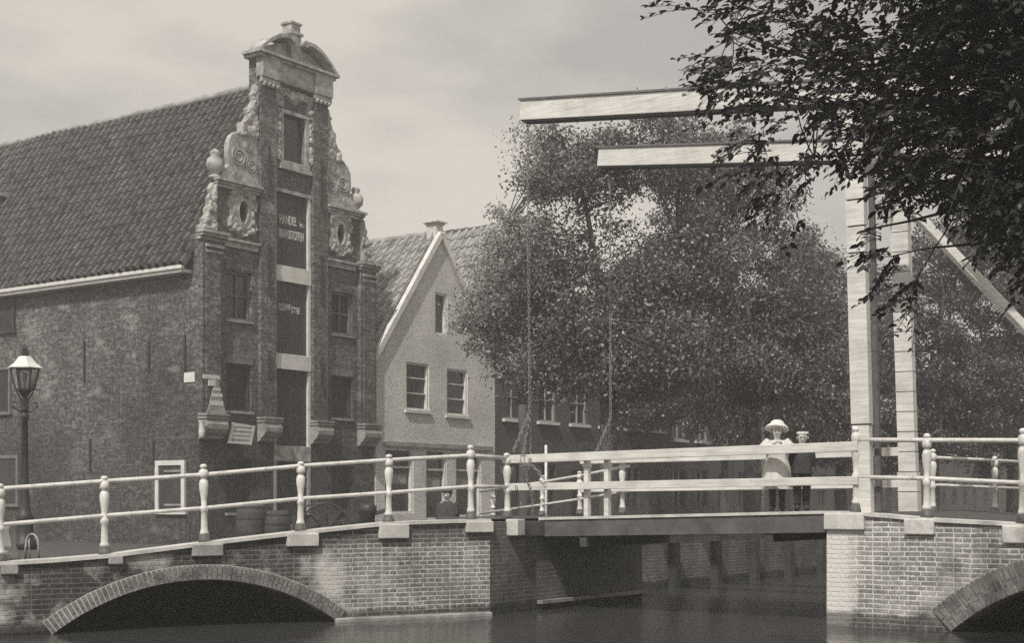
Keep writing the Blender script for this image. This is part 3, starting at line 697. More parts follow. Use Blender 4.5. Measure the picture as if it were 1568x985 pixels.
# anchors on the fronts and on the long wall
def anchor(x, y, z0, z1, axis):
    b = MB()
    if axis == 'f': b.box(x-.022, x+.022, y-.05, y, z0, z1)
    else: b.box(-.05, -.002, y-.03, y+.03, z0, z1)
    b.build('wall_anchor', 'iron', WH)
for x in (2.44, 4.56):
    for z0, z1 in ((10.1,11.5),(7.35,8.75),(4.95,5.8)): anchor(x, PJ-.003, Z(z0), Z(z1), 'f')
for px, ya, yb in [(130,523,586),(229,523,570),(284,513,570),(139,672,722),(236,676,712)]:
    anchor(0, sy(px), sz(px, yb), sz(px, ya), 's')
for px, dx in ((245,-1),(278,1)):
    y = sy(px); b = MB(); b.beam((-.03, y-.16*dx, sz(px,428)), (-.03, y+.16*dx, sz(px,404)), .05, .05); b.build('wall_anchor', 'iron', WH)
# long wall: hatch with white frame, shuttered windows
def side_opening(name, pa, pb, ya, yb, fm, im, t=.11, bars=False):
    y0, y1 = sorted((sy(pa), sy(pb))); pm = (pa+pb)/2; z0, z1 = sz(pm, yb), sz(pm, ya)
    b = MB(); b.box(-.07,-.002,y0,y0+t,z0,z1); b.box(-.07,-.002,y1-t,y1,z0,z1); b.box(-.072,-.002,y0,y1,z1,z1+t); b.box(-.09,-.002,y0-.05,y1+.05,z0-.09,z0)
    o = b.build(name, fm, WH)
    d = MB(); nb = 6
    for k in range(nb): d.box(-.03-.004*(k%2), -.002, y0+t+(y1-y0-2*t)*k/nb+.003, y0+t+(y1-y0-2*t)*(k+1)/nb-.003, z0, z1)
    d.build('board', im, o)
    if bars:
        for zz in (z0+.14, z1-.18): MB().box(-.05,-.036,y0+t,y1-t-.2,zz,zz+.05).build('strap_hinge', 'greyboard', o)
side_opening('hatch', 240, 285, 713, 783, 'white', 'shutter', .13, True)
side_opening('window', -28, 24, 449, 508, 'darkwood', 'interior', .1)
side_opening('window', -30, 18, 568, 632, 'dullframe', 'interior', .08)
side_opening('window', -32, 30, 703, 772, 'dullframe', 'shutter', .10)
# roof of pantiles, gutter, dormer
def pantiles(mb, P0, along, up, length, height, pitch=0.30, course=0.36, amp=0.15, step=0.045, nrm=None):
    P0 = Vector(P0); along = Vector(along); up = Vector(up); nrm = Vector(nrm) if nrm else along.cross(up).normalized()
    nc = max(1, round(length/pitch)); nr = max(1, round(height/course)); pitch = length/nc; course = height/nr; ks = (0,.07,.16,.34,.62,.86)
    ls = [(c + q)*pitch for c in range(nc) for q in ks] + [nc*pitch]
    hs = []
    for r in range(nr): hs += [(r*course, step), (r*course + course*0.985, 0.0)]
    rr = random.Random(1); jit = [rr.uniform(-.012,.012) for _ in range(nc+1)]
    vs = []
    for h, st in hs:
        for l in ls:
            ph = (l/pitch) % 1.0
            wv = float(np.interp(ph, [0,.07,.16,.34,.62,.86,1.0], [0,.80,1.0,.86,.30,.05,0]))*amp*1.25
            c = int(l/pitch); sag = 0.055*math.sin(l*0.55+.4*h) + 0.03*math.sin(l*1.3+h) + (0.03*math.sin(l*57.3+h*91.7) if math.sin(c*12.9+round(h/course)*78.2) > .93 else 0)
            vs.append(P0 + along*l + up*(h + jit[min(c,nc)]) + nrm*(wv + st + sag))
    n = len(ls)
    fs = [(i*n+j, i*n+j+1, (i+1)*n+j+1, (i+1)*n+j) for i in range(len(hs)-1) for j in range(n-1)]
    mb.add(vs, fs)
roof = MB(); sl = Vector((MID+.28, 0, RZ-EZ+.35)); sln = sl.length; sl.normalize()
pantiles(roof, (-.28, .18, EZ-.28), (0,1,0), sl, DEP-.2, sln, nrm=(-sl.z, 0, sl.x))
sr = Vector((-sl.x, 0, sl.z)); pantiles(roof, (WW+.28, .18, EZ-.28), (0,1,0), sr, DEP-.2, sln, nrm=(sl.z, 0, sl.x))
ro = roof.build('roof', 'tile', WH)
b = MB(); b.tube([(MID, .4+i*.4, RZ+.19+.008*math.sin(i*1.7)) for i in range(int((DEP-.4)/.4))], .12, 8); b.build('ridge_tile', 'tile_pale', ro, smooth=True)
MB().prism_xz([(-.2,EZ-.3),(WW+.2,EZ-.3),(MID,RZ-.12)], .37, DEP+.1).build('roof_boarding', 'darkwood', ro)
b = MB(); b.box(-.40,-.29,.25,DEP,EZ-.33,EZ-.24); b.box(-.34,-.002,.3,DEP,EZ-.42,EZ-.332); b.build('gutter', 'white', WH)
b = MB(); b.box(1.65,3.4,10.9,12.3,Z(10.2),Z(11.28)); dm = b.build('dormer', 'darkwood', WH)
MB().box(1.48,3.45,10.72,12.5,Z(11.285),Z(11.39)).build('dormer_roof', 'greyboard', dm)

# signs on the warehouse
def fpt(px, py, d): P = C0 + d*Vv; x = hit(px, P, U); p = P + x*U; return Vector((p.x, p.y, zat(py, p.y)))
ang = math.atan2(U.y, U.x)
o = empty('painted_sign', fpt(331, 664, .20), ang)
b = MB(); b.prism_xz([(-.34,0),(.34,0),(.34,.62),(.30,.62),(.04,1.45),(-.04,1.45),(-.30,.62),(-.34,.62)], -.03, .0); b.build('board', 'stone_grey', o)
b = MB()
for z0, z1, w in [(.06,.24,.31),(.32,.52,.31),(.74,.86,.22),(.97,1.06,.19),(1.14,1.2,.13)]: b.box(-w, w, -.036, -.031, z0, z1)
b.build('white_band', 'white', o)
tag(o, 'obelisk shaped pale painted sign with white bands on the warehouse pier', 'sign')
o = empty('painted_sign', fpt(324, 582, .20), ang)
MB().box(-.30,.26,-.03,0,0.02,.13).build('board', 'white', o); MB().box(-.13,.12,-.03,0,-.16,.0).build('drop_board', 'white', o)
tag(o, 'small white T shaped plate above the obelisk sign on the warehouse', 'sign')
o = empty('notice_board', fpt(369, 680, .22), ang)
b = MB(); b.prism_xz([(-.50,0),(.36,-.02),(.50,.50),(-.34,.56)], -.04, 0); b.build('board', 'white', o)
b = MB()
for k in range(4):
    zz = .08+k*.115; sh = .03*k
    b.box(-.38+sh, .28+sh, -.044, -.041, zz, zz+.045)
b.build('text_line', 'stone_grey', o)
tag(o, 'leaning white notice board with grey lines of writing beside the first console', 'notice board')
pl = C0 - sy(291)*Vv
o = MB(); o.box(-.03,-.002,sy(299),sy(283),Z(zat(586,38.3)),Z(zat(571,38.3))); o = o.build('street_name_plate', 'white')
o.location = (C0.x, C0.y, GZ); o.rotation_euler = (0,0,ang); tag(o, 'small blank white plate at the edge of the long warehouse wall', 'plate')
o = MB(); o.lathe([(.03,0),(.075,.05),(.085,.2),(.06,.36),(.09,.44),(.10,.46)], (0,0,0), 10)
o = o.build('downpipe_hopper', 'white', None, smooth=True, loc=fpt(309, 672, .33)); tag(o, 'small white curved spout by the corner console of the warehouse', 'spout')

# ------------------------------------------------------------------ white gabled house
HW0 = 7.12; HW = 6.2
H0 = C0 + HW0*U
WHT = empty('gabled_house', (H0.x, H0.y, GZ), ang)
tag(WHT, 'pale limewashed house with pointed gable and chimney beside the warehouse', 'house')
def hx(px): return hit(px, H0, U)
def hz(px, py): return zat(py, (H0 + hx(px)*U).y) - GZ
eL, eR, mid, apex = 5.58, 5.58, 3.18, 9.68
holes = []
spec = [('u',622,657,556,629),('u',684,716,566,637),('a',666,685,449,513),('s',589,633,687,787),('s',652,684,689,796),('s',698,737,692,792)]
for k, pa, pb, ya, yb in spec:
    pm = (pa+pb)/2; holes.append((hx(pa), hx(pb), max(0.02, hz(pm,yb)), hz(pm,ya)))
fw = wall_with_holes(MB(), 0, HW, 0, eL, 0, .3, [h for h in holes if h[3] < eL])
ah_ = holes[2]
fw.prism_xz([(0,eL),(HW,eL),(HW-(HW-mid)*((ah_[2]-eL)/(apex-eL)),ah_[2]),(mid*((ah_[2]-eL)/(apex-eL)),ah_[2])], 0, .3)
t3 = (ah_[3]-eL)/(apex-eL); t2 = (ah_[2]-eL)/(apex-eL)
fw.prism_xz([(mid*t2,ah_[2]),(ah_[0],ah_[2]),(ah_[0],ah_[3]),(mid*t3,ah_[3])], 0, .3)
fw.prism_xz([(ah_[1],ah_[2]),(HW-(HW-mid)*t2,ah_[2]),(HW-(HW-mid)*t3,ah_[3]),(ah_[1],ah_[3])], 0, .3)
fw.prism_xz([(mid*t3,ah_[3]),(HW-(HW-mid)*t3,ah_[3]),(mid,apex)], 0, .3)
fw.build('front_wall', 'plaster', WHT)
MB().box(0,.3,.302,9,0,eL-.02).build('side_wall', 'plaster', WHT); MB().box(HW-.3,HW,.302,9,0,eL-.02).build('side_wall', 'plaster', WHT)
rf = MB()
s1 = Vector((mid+.2, 0, apex-eL+.28)); L1 = s1.length; s1.normalize()
pantiles(rf, (-.2, .12, eL-.16), (0,1,0), s1, 9, L1, pitch=.34, course=.40, amp=.10, step=.03, nrm=(-s1.z,0,s1.x))
s2 = Vector((-(HW-mid)-.2, 0, apex-eL+.28)); L2 = s2.length; s2.normalize()
pantiles(rf, (HW+.2, .12, eL-.16), (0,1,0), s2, 9, L2, pitch=.34, course=.40, amp=.10, step=.03, nrm=(-s2.z,0,s2.x) if s2.x > 0 else (s2.z,0,-s2.x))
ho = rf.build('roof', 'tile_pale', WHT)
MB().prism_xz([(0,eL-.1),(HW,eL-.1),(mid,apex-.16)], .301, 9).build('roof_boarding', 'darkwood', ho)
b = MB(); b.tube([(mid, .1+i*.5, apex+.14) for i in range(18)], .12, 8); b.build('ridge_tile', 'tile_pale', ho, smooth=True)
for xe, ze in ((-.22, eL-.25), (HW+.22, eL-.25)):
    b = MB(); b.beam((xe,-.03,ze+.06), (mid,-.03,apex+.13), .17, .18); b.build('verge_board', 'plaster_trim', WHT)
b = MB(); b.box(mid-.17,mid+.17,.02,.42,apex-.25,apex+.42); b.box(mid-.21,mid+.21,-.03,.46,apex+.422,apex+.48); b.box(mid-.28,mid+.28,-.09,.52,apex+.482,apex+.53)
b.build('chimney', 'plaster', WHT)
for (k, *_), (xa, xb, za, zb) in zip(spec, holes):
    b = MB(); t = .07
    b.box(xa,xa+t,.03,.16,za,zb); b.box(xb-t,xb,.03,.16,za,zb); b.box(xa+t,xb-t,.03,.16,zb-t,zb); b.box(xa+t,xb-t,.03,.16,za,za+t)
    if k == 'u':
        for f_ in (.36,.68): b.box(xa+t,xb-t,.08,.14,za+(zb-za)*f_-.02,za+(zb-za)*f_+.02)
    if k == 's': b.box(xa+t,xb-t,.07,.14,za+(zb-za)*.70,za+(zb-za)*.70+.06)
    w = b.build('shop_window' if k == 's' else 'window', 'plaster_trim', WHT)
    MB().box(xa+t,xb-t,.15,.16,za+t,zb-t).build('pane', 'glass', w)
    if k == 'u': MB().box(xa-.08,xb+.08,-.07,.028,za-.09,za-.002).build('sill', 'plaster_trim', w)
    if k == 's':
        q = MB(); m_ = (za+zb)/2; q.box(xa+t+.05,xb-t-.12,.141,.146,za+(zb-za)*.46,za+(zb-za)*.60); q.build('pale_card', 'greyboard', w)
b = MB(); b.box(.35,HW-.2,-.08,-.003,holes[3][3]+.06,holes[3][3]+.2); b.build('shop_fascia', 'greyboard', WHT)

# ------------------------------------------------------------------ row of shaded houses along the quay
def house(t0, w, ez, rz, label, ridge_deep=True, m='brick_terrace', nwin=2, dx=0.0, floors=2, roofm='tile', chim=True, depth=9):
    P = C0 + t0*U + dx*Vv; o = empty('terraced_house', (P.x, P.y, GZ), ang); tag(o, label, 'house', 'houses along the shaded quay')
    hs = []
    fh = ez/floors
    for fl in range(floors):
        for i in range(nwin):
            cx = w*(i+.5)/nwin; ww = .55
            if fl == 0 and i == nwin-1: hs.append((cx-.5, cx+.5, .05, 2.3, 'door'))
            else: hs.append((cx-ww, cx+ww, fl*fh+.9, fl*fh+2.45, 'win'))
    fb = wall_with_holes(MB(), .01, w-.01, 0, ez, 0, .3, [h[:4] for h in hs])
    if ridge_deep: fb.prism_xz([(.01,ez),(w-.01,ez),(w/2,rz)], 0, .3)
    fb.build('front_wall', m, o)
    MB().box(.01,.3,.302,depth,0,ez).build('side_wall', m, o); MB().box(w-.3,w-.01,.302,depth,0,ez).build('side_wall', m, o)
    r = MB()
    if ridge_deep:
        s = Vector((w/2+.1,0,rz-ez+.1)); sl_ = s.length; s.normalize()
        pantiles(r, (-.08,.05,ez-.02), (0,1,0), s, depth, sl_, pitch=.34, course=.5, amp=.07, nrm=(-s.z,0,s.x))
        pantiles(r, (w+.08,.05,ez-.02), (0,1,0), Vector((-s.x,0,s.z)), depth, sl_, pitch=.34, course=.5, amp=.07, nrm=(s.z,0,s.x))
    else:
        s = Vector((0,depth/2,rz-ez)); sl_ = s.length; s.normalize()
        pantiles(r, (.0,-.2,ez-.02), (1,0,0), s, w, sl_, pitch=.34, course=.5, amp=.07, nrm=(0,-s.z,s.y))
        pantiles(r, (.0,depth+.2,ez-.02), (1,0,0), Vector((0,-s.y,s.z)), w, sl_, pitch=.34, course=.5, amp=.07, nrm=(0,s.z,s.y))
    rfo = r.build('roof', roofm, o)
    if chim: MB().box(w*.5-.3,w*.5+.3,2.6,3.2,rz-.6,rz+.7).build('chimney', m, rfo)
    for xa, xb, za, zb, kd in hs:
        b = MB(); t = .06
        b.box(xa,xa+t,.05,.15,za,zb); b.box(xb-t,xb,.05,.15,za,zb); b.box(xa+t,xb-t,.05,.15,zb-t,zb)
        if kd == 'win': b.box(xa+t,xb-t,.05,.15,za,za+t); b.box(xa+t,xb-t,.07,.13,(za+zb)/2-.02,(za+zb)/2+.02); b.box((xa+xb)/2-.02,(xa+xb)/2+.02,.072,.128,za+t,zb-t)
        wn = b.build('window' if kd == 'win' else 'door', 'greyboard' if za > 2.4 else 'shutter', o)
        MB().box(xa+t,xb-t,.14,.15,za+.02,zb-t).build('pane' if kd == 'win' else 'leaf', 'glass' if kd == 'win' else 'shutter', wn)
        if kd == 'win' and za > 2.4: MB().box(xa-.12,xb+.12,-.12,.048,za-.11,za-.002).build('sill', 'white', wn)
    return o
house(13.36, 6.3, 6.2, 11.3, 'shaded brick house under a pale pantile roof right of the white house', roofm='tile_pale', nwin=3, chim=False)
house(19.7, 5.6, 6.2, 8.9, 'shaded quay house behind the hanging bridge chains', False, nwin=3)
house(25.3, 6.0, 5.6, 9.3, 'shaded gabled quay house behind the middle of the drawbridge', True, nwin=3)
house(31.4, 6.6, 6.4, 8.9, 'long eaved shaded quay house left of the girl in the hat', False, nwin=4)
house(38.1, 6.0, 5.8, 9.6, 'shaded gabled quay house behind the two children', True, nwin=3)
house(44.2, 7.0, 6.2, 9.0, 'shaded quay house behind the white portal posts', False, nwin=4)
house(51.3, 7.0, 6.0, 9.4, 'far shaded gabled house right of the portal posts', True, nwin=3)
house(58.4, 8.0, 6.2, 9.0, 'far shaded long house at the right end of the quay', False, nwin=4)

house(66.5, 7.0, 6.0, 9.4, 'distant shaded gabled house at the end of the quay row', True, nwin=3)
house(73.6, 9.0, 6.4, 9.2, 'distant shaded long house beyond the quay row', False, nwin=4)
house(82.7, 9.0, 6.2, 10.0, 'most distant shaded gabled house on the quay', True, nwin=4)
house(91.8, 14.0, 6.2, 10.0, 'most distant shaded long house on the quay', False, nwin=6)

# ------------------------------------------------------------------ railings
def unit_post():
    pr = [(.062,.10),(.058,.13),(.046,.16),(.040,.38),(.052,.395),(.056,.425),(.050,.45),(.036,.47),(.040,.55),(.060,.68),(.064,.74),(.052,.79),(.032,.815),(.044,.825),(.060,.84),(.064,.865),(.064,.90),(.050,.925),(.026,.935),(.036,.945),(.050,.965),(.044,.985),(.02,1.0)]
    return MB().lathe(pr, seg=14)
post_proto = None
foot_proto = None
def add_post(parent, loc, h, wscale=1.0):
    global post_proto, foot_proto
    if post_proto is None:
        post_proto = unit_post().build('post', 'rail', parent, smooth=True); o = post_proto
        f = MB(); f.lathe([(.075,0),(.085,.01),(.082,.03),(.066,.10)], seg=14); foot_proto = f.build('foot', 'foot', o, smooth=True)
    else:
        o = post_proto.copy(); COL.objects.link(o); o.parent = parent
        f = foot_proto.copy(); COL.objects.link(f); f.parent = o
    o.location = loc; o.scale = (wscale*.97, wscale*.97, h); o.rotation_euler = (R_(random.uniform(-.7,.7)), R_(random.uniform(-.8,.8)), random.uniform(0,6))
    return o
def railing(name, label, posts, up, low, r=.030, wscale=1.0, group=None):
    P0 = Vector(posts[0][0]); rt = empty(name, P0)
    tag(rt, label, 'railing', group)
    for p, h in posts: add_post(rt, Vector(p) - P0, h, wscale)
    MB().tube([Vector(p)-P0 for p in up], r, 10).build('top_rail', 'rail', rt, smooth=True)
    MB().tube([Vector(p)-P0 for p in low], r*.92, 10).build('lower_rail', 'rail', rt, smooth=True)
    return rt
Pset = Lc + 0.12*nL
def lp(px, py):
    s = hit(px, Pset, dL); p = Pset + s*dL; return Vector((p.x, p.y, zat(py, p.y)))
SB = Lc + 0.62*U - 0.13*Vv                                    # corner post at the drawbridge end
def gpost(px, yt, yb):
    b_ = lp(px, yb); t_ = lp(px, yt); s_ = (Vector((b_.x,b_.y)) - Lc).dot(dL); z0 = ztopL(s_) - .005
    return ((b_.x, b_.y, z0), t_.z - z0)
LP = [gpost(-165,748,864), gpost(1,741,850), gpost(160,729,849), gpost(313,711,831), gpost(460,707,815), gpost(595,696,801), gpost(721,682,797)]
cp = Vector((SB.x, SB.y)); cpx = CX + F*cp.x/cp.y
zc0 = zA
LP.append(((cp.x, cp.y, zc0), zat(694, cp.y) - zc0))
ups = [lp(-165,748), lp(1,749), lp(160,737.6), lp(313,727.5), lp(460,714), lp(595,705), lp(721,698), Vector((cp.x,cp.y,zat(702,cp.y)))]
lows = [lp(-165,800), lp(1,804), lp(160,790.3), lp(313,778.7), lp(460,764), lp(595,755), lp(721,745.4), Vector((cp.x,cp.y,zat(746,cp.y)))]
railing('bridge_railing', 'white iron railing along the arch bridge in front of the warehouse', LP, ups, lows)
# right front railing
Pr = Rc + 0.13*U
def rp(px, py):
    s = hit(px, Pr, Vv); p = Pr + s*Vv; return Vector((p.x, p.y, zat(py, p.y)))
def rpost(px, yt):
    t_ = rp(px, yt); s_ = (Vector((t_.x,t_.y)) - Rc).dot(Vv); z0 = ztopR(s_)-.005; return ((t_.x,t_.y,z0), t_.z-z0)
railing('bridge_railing', 'white iron railing on the sunlit right abutment before the portal posts',
        [rpost(1311,654), rpost(1419,664), rpost(1566,656), rpost(1730,650)],
        [rp(1311,674), rp(1419,674.6), rp(1566,675), rp(1730,675)], [rp(1311,731), rp(1419,733), rp(1566,740), rp(1730,746)])
# rear railings
def Pt(px, py, Y): return at(px, py, Y)
def rr_post(px, yt, yb, Y): p = at(px, yb, Y); return (tuple(p), at(px,yt,Y).z - p.z)
railing('bridge_railing', 'low white railing behind the rear portal post on the right',
        [rr_post(1428,688,787,20.9), rr_post(1523,699,787,23.6), rr_post(1605,708,787,26.2)],
        [Pt(1428,701,20.9), Pt(1523,705.5,23.6), Pt(1605,710,26.2)], [Pt(1428,743,20.9), Pt(1523,747,23.6), Pt(1605,750,26.2)], r=.026, wscale=.9)
railing('bridge_railing', 'white railing sloping away behind the left end of the drawbridge',
        [rr_post(953,704,787,23.5), rr_post(888,722,788,24.7), rr_post(830,728,790,26.0), rr_post(755,757,793,28.0)],
        [Pt(963,714,23.4), Pt(953,716,23.5), Pt(888,729,24.7), Pt(830,739,26.0), Pt(735,753,28.2)], [Pt(963,752,23.4), Pt(953,754,23.5), Pt(888,765,24.7), Pt(830,773.5,26.0), Pt(735,787,28.2)], r=.026, wscale=.9)

# ------------------------------------------------------------------ drawbridge
DBz = zat(783.5, 18.9)
DB = empty('drawbridge', (Rc.x, Rc.y, 0), math.atan2(Vv.y, Vv.x))
tag(DB, 'white wooden drawbridge with two tall posts and balance beams over the canal', 'drawbridge')
def dl(P): d = Vector((P[0],P[1])) - Rc; return (d.dot(Vv), d.dot(U))
zL = zat(788, 22.0)
b = MB(); nb = 26
for k in range(nb):
    a = -CH - .05 + (CH+.05)*k/nb; c = -CH - .05 + (CH+.05)*(k+1)/nb; z = zA + (DBz-zA)*(k/nb)
    b.box(a+.006, c-.006, 0.045, 2.55, z-.055+.004*(k%3), z+.004*(k%3))
b.build('deck_planks', 'deck', DB)
b = MB(); b.beam((-CH-.02, .02, zA-.012), (-.02, .02, DBz-.012), .045, .04); b.build('deck_edge', 'kerb', DB)
b = MB(); b.beam((-CH-.02, .06, zA-.17), (-.02, .06, DBz-.17), .12, .22); b.build('deck_girder', 'deckside', DB)
b = MB(); b.beam((-CH-.02, 2.48, zA-.17), (-.02, 2.48, DBz-.17), .12, .22); b.build('deck_girder', 'deckside', DB)
b = MB()
for w in (.7, 1.27, 1.85): b.beam((-CH-.02, w, zA-.19), (-.02, w, DBz-.19), .14, .2)
b.build('deck_joist', 'darkwood', DB)
b = MB(); b.box(-.9, -.78, .02, 2.52, DBz-.42, DBz-.28); b.box(-CH+.7, -CH+.82, .02, 2.52, zA-.42, zA-.28); b.build('cross_beam', 'darkwood', DB)
zf = lambda s, a, c: a + (c-a)*(s+5.3)/5.3
def rail_line(w, sL, sR, za, zb, th, tw, nm):
    b = MB(); b.beam((sL, w, za), (sR, w, zb), tw, th); return b.build(nm, 'beam', DB, bevel=.006)
rail_line(.10, -5.18, .40, zat(702.5,21.5), zat(683.5,18.45)+.01, .125, .10, 'hand_beam')
rail_line(.10, -5.18, .40, zat(746,21.5), zat(737,18.45)+.01, .11, .09, 'lower_beam')
rail_line(2.32, -5.30, .24, zat(704.5,23.5), zat(691,20.45), .125, .10, 'hand_beam')
rail_line(2.32, -5.30, .24, zat(749,23.5), zat(741,20.45), .11, .09, 'lower_beam')
for px in (899, 930):
    s = hit(px, Rc + .2*U, Vv); b = MB(); b.box(s-.038, s+.038, .165, .245, DBz-.1, zat(700, 21)); b.box(s-.05,s+.05,.15,.26,zat(715,21),zat(711,21)); b.build('rail_support', 'beam', DB)
# portal posts (slightly leaning left like the old timbers they are)
def portal_post(s, w, ztop, lean, nm, grooves, wd=.235):
    b = MB(); g = MB(); z = DBz; k = 0
    segs = []
    z0 = DBz - .02
    if grooves:
        while z0 < ztop: segs.append((z0, min(z0+grooves, ztop))); z0 += grooves
    else: segs = [(z0, z0+1.15), (z0+1.16, z0+3.4), (z0+3.41, z0+3.75), (z0+3.76, z0+4.1), (z0+4.11, ztop)]
    for i, (za, zb) in enumerate(segs):
        la, lb = -lean*(za-DBz), -lean*(zb-DBz); h = wd/2 * (1.0 if za > DBz+1.0 or grooves else .92); e = h*.55
        if grooves and i < 2: h = wd/2*1.12
        e = h*.55
        b.add([(s+la-h,w-e,za+.006),(s+la+h,w-e,za+.006),(s+la+h,w+e,za+.006),(s+la-h,w+e,za+.006),(s+lb-h,w-e,zb-.006),(s+lb+h,w-e,zb-.006),(s+lb+h,w+e,zb-.006),(s+lb-h,w+e,zb-.006)],
              [(0,3,2,1),(4,5,6,7),(0,1,5,4),(1,2,6,5),(2,3,7,6),(3,0,4,7)])
    h = wd/2-.022; e = wd/2*.5-.012; la, lb = 0, -lean*(ztop-DBz)
    g.add([(s+la-h,w-e,DBz-.02),(s+la+h,w-e,DBz-.02),(s+la+h,w+e,DBz-.02),(s+la-h,w+e,DBz-.02),(s+lb-h,w-e,ztop-.02),(s+lb+h,w-e,ztop-.02),(s+lb+h,w+e,ztop-.02),(s+lb-h,w+e,ztop-.02)],
          [(0,3,2,1),(4,5,6,7),(0,1,5,4),(1,2,6,5),(2,3,7,6),(3,0,4,7)])
    o = b.build(nm, 'beam', DB); g.build('core', 'groove', o); return o
FP = (.45, .17); RP = (.36, 2.12)
ztF, ztR = 6.78, 6.55
fp = portal_post(*FP, ztF, .027, 'portal_post', 0, .25)
portal_post(*RP, ztR, .034, 'portal_post', .285, .25)
b = MB(); b.beam((FP[0]+.155, FP[1]+.12, DBz), (FP[0]+.155-.13, FP[1]+.12, ztF), .07, .07); b.build('iron_stay', 'foot', DB)
b = MB(); b.beam((FP[0]-.14, FP[1], ztF+.02), (RP[0]-.17, RP[1], ztR+.10), .22, .24); b.build('portal_lintel', 'beam', DB)
# balance beams
def balance(w, s0, z0, s1, z1, h, nm='balance_beam'):
    k = (z1-z0)/(s1-s0); s2 = s1+4.6; z2 = z1+k*4.6
    b = MB(); b.beam((s0,w,z0),(s2,w,z2),.24,h); o = b.build(nm, 'beam', DB, bevel=.01)
    b = MB(); b.beam((s0-.02,w,z0+h/2+.016),(s2,w,z2+h/2+.016),.29,.028); b.build('cap_strip', 'beam_cap', o)
    b = MB(); b.beam((s0+.02,w,z0-h/2-.014),(s2,w,z2-h/2-.014),.20,.024); b.build('under_shade_strip', 'groove', o)  # dark strip puts the shade of the beam's underside into colour
    return s2, z2
sF = hit(803, Rc + FP[1]*U, Vv); YF = (Rc + FP[1]*U + sF*Vv).y
sRr = hit(921, Rc + RP[1]*U, Vv); YR = (Rc + RP[1]*U + sRr*Vv).y
tF = balance(FP[1], sF, zat(171, YF), FP[0], zat(140, 18.76), .30)
tR = balance(RP[1], sRr, zat(242.5, YR), RP[0], zat(229, 20.4), .29)
MB().box(tF[0]-.9, tF[0]+.1, FP[1]+.2, RP[1]-.2, tF[1]-.2, tF[1]+.25).build('counterweight', 'darkwood', DB)
# raking stay behind the posts: two boards with a gap
for w, d in ((RP[1]-.08, 0.0), (RP[1]+.10, .10)):
    P1 = Rc + w*U; sa = hit(1392, P1, Vv); sb = hit(1660, P1, Vv); ya = (P1+sa*Vv).y; yb_ = (P1+sb*Vv).y
    b = MB(); b.beam((sa, w, zat(312, ya)-d), (sb, w, zat(592, yb_)-d), .06, .085); b.build('raking_stay', 'beam', DB)
# chains
def chain(pts, nm='chain', link=.072, r=.0065):
    b = MB(); pts = [Vector(p) for p in pts]
    dense = []
    for a, c in zip(pts[:-1], pts[1:]):
        L = (c-a).length; n = max(1, int(L/link/.82))
        for i in range(n): dense.append((a.lerp(c, i/n), a.lerp(c, (i+1)/n)))
    for i, (a, c) in enumerate(dense):
        d = (c-a).normalized(); ref = Vector((1,0,0)) if i % 2 else Vector((0,1,0))
        sd_ = d.cross(ref)
        if sd_.length < .1: sd_ = d.cross(Vector((0,0,1)))
        sd_ = sd_.normalized()*.018; m_ = (a+c)/2; e = d*(link*.55)
        lp_ = [m_-e, m_-e*.6+sd_, m_+e*.6+sd_, m_+e, m_+e*.6-sd_, m_-e*.6-sd_, m_-e]
        b.tube(lp_, r, 5, cap=False)
    return b.build(nm, 'chain', DB)
W2 = lambda p: (*dl(p), p[2])
tipF = at(808, 186, YF-.02); tipR = at(934, 258, YR)
jF = at(811, 630, YF-.05); jR = at(935, 640, YR-.05)
chain([W2(tipF), W2(jF)]); chain([W2(tipR), W2(jR)])
for q in [(786,692,YF-.35),(801,699,YF-.2),(812,700,YF)]: chain([W2(jF), W2(at(*q))])
for q in [(911,697,YR-.4),(930,697,YR+.2)]: chain([W2(jR), W2(at(*q))])
chain([W2(at(812,702,YF-.22)), W2(at(806,730,YF-.25)), W2(at(815,760,YF-.25)), W2(at(816,790,YF-.2))])
chain([W2(at(797,712,YF-.3))] + [W2(at(797+36*i/8, 712-9*math.sin(math.pi*i/8)+22*i/8, YF-.3-.02*i)) for i in range(1,9)])
chain([W2(at(766,716,YF-.5))] + [W2(at(766+20*i/6, 716+14*math.sin(math.pi*i/6), YF-.5+.02*i)) for i in range(1,7)])
chain([W2(at(790,745,YF-.4)), W2(at(797,770,YF-.42)), W2(at(793,786,YF-.45))])

# ------------------------------------------------------------------ trees
def add_mesh_np(name, verts, nper, mtl, parent):
    nv = len(verts); nf = nv//nper
    me = bpy.data.meshes.new(name); me.vertices.add(nv); me.vertices.foreach_set('co', verts.astype('f4').ravel())
    me.loops.add(nv); me.loops.foreach_set('vertex_index', np.arange(nv, dtype='i4'))
    me.polygons.add(nf); me.polygons.foreach_set('loop_start', (np.arange(nf)*nper).astype('i4')); me.polygons.foreach_set('loop_total', np.full(nf, nper, 'i4'))
    me.update(); me.validate(); me.materials.append(M[mtl])
    o = bpy.data.objects.new(name, me); COL.objects.link(o); o.parent = parent; return o
def leaf_verts(P, Ax, Nn, Lh, Wd):
    Ax = Ax/np.linalg.norm(Ax,axis=1,keepdims=True); S = np.cross(Ax, Nn); S /= (np.linalg.norm(S,axis=1,keepdims=True)+1e-9); Nn = np.cross(S, Ax)
    a = Ax*(Lh[:,None]); s = S*(Wd[:,None]); c = Nn*(Wd[:,None]*.25)
    q = np.stack([P, P+a*.35+s*.5+c, P+a*.75+s*.36+c, P+a, P+a*.75-s*.36+c, P+a*.35-s*.5+c], 1)
    return q.reshape(-1, 3)
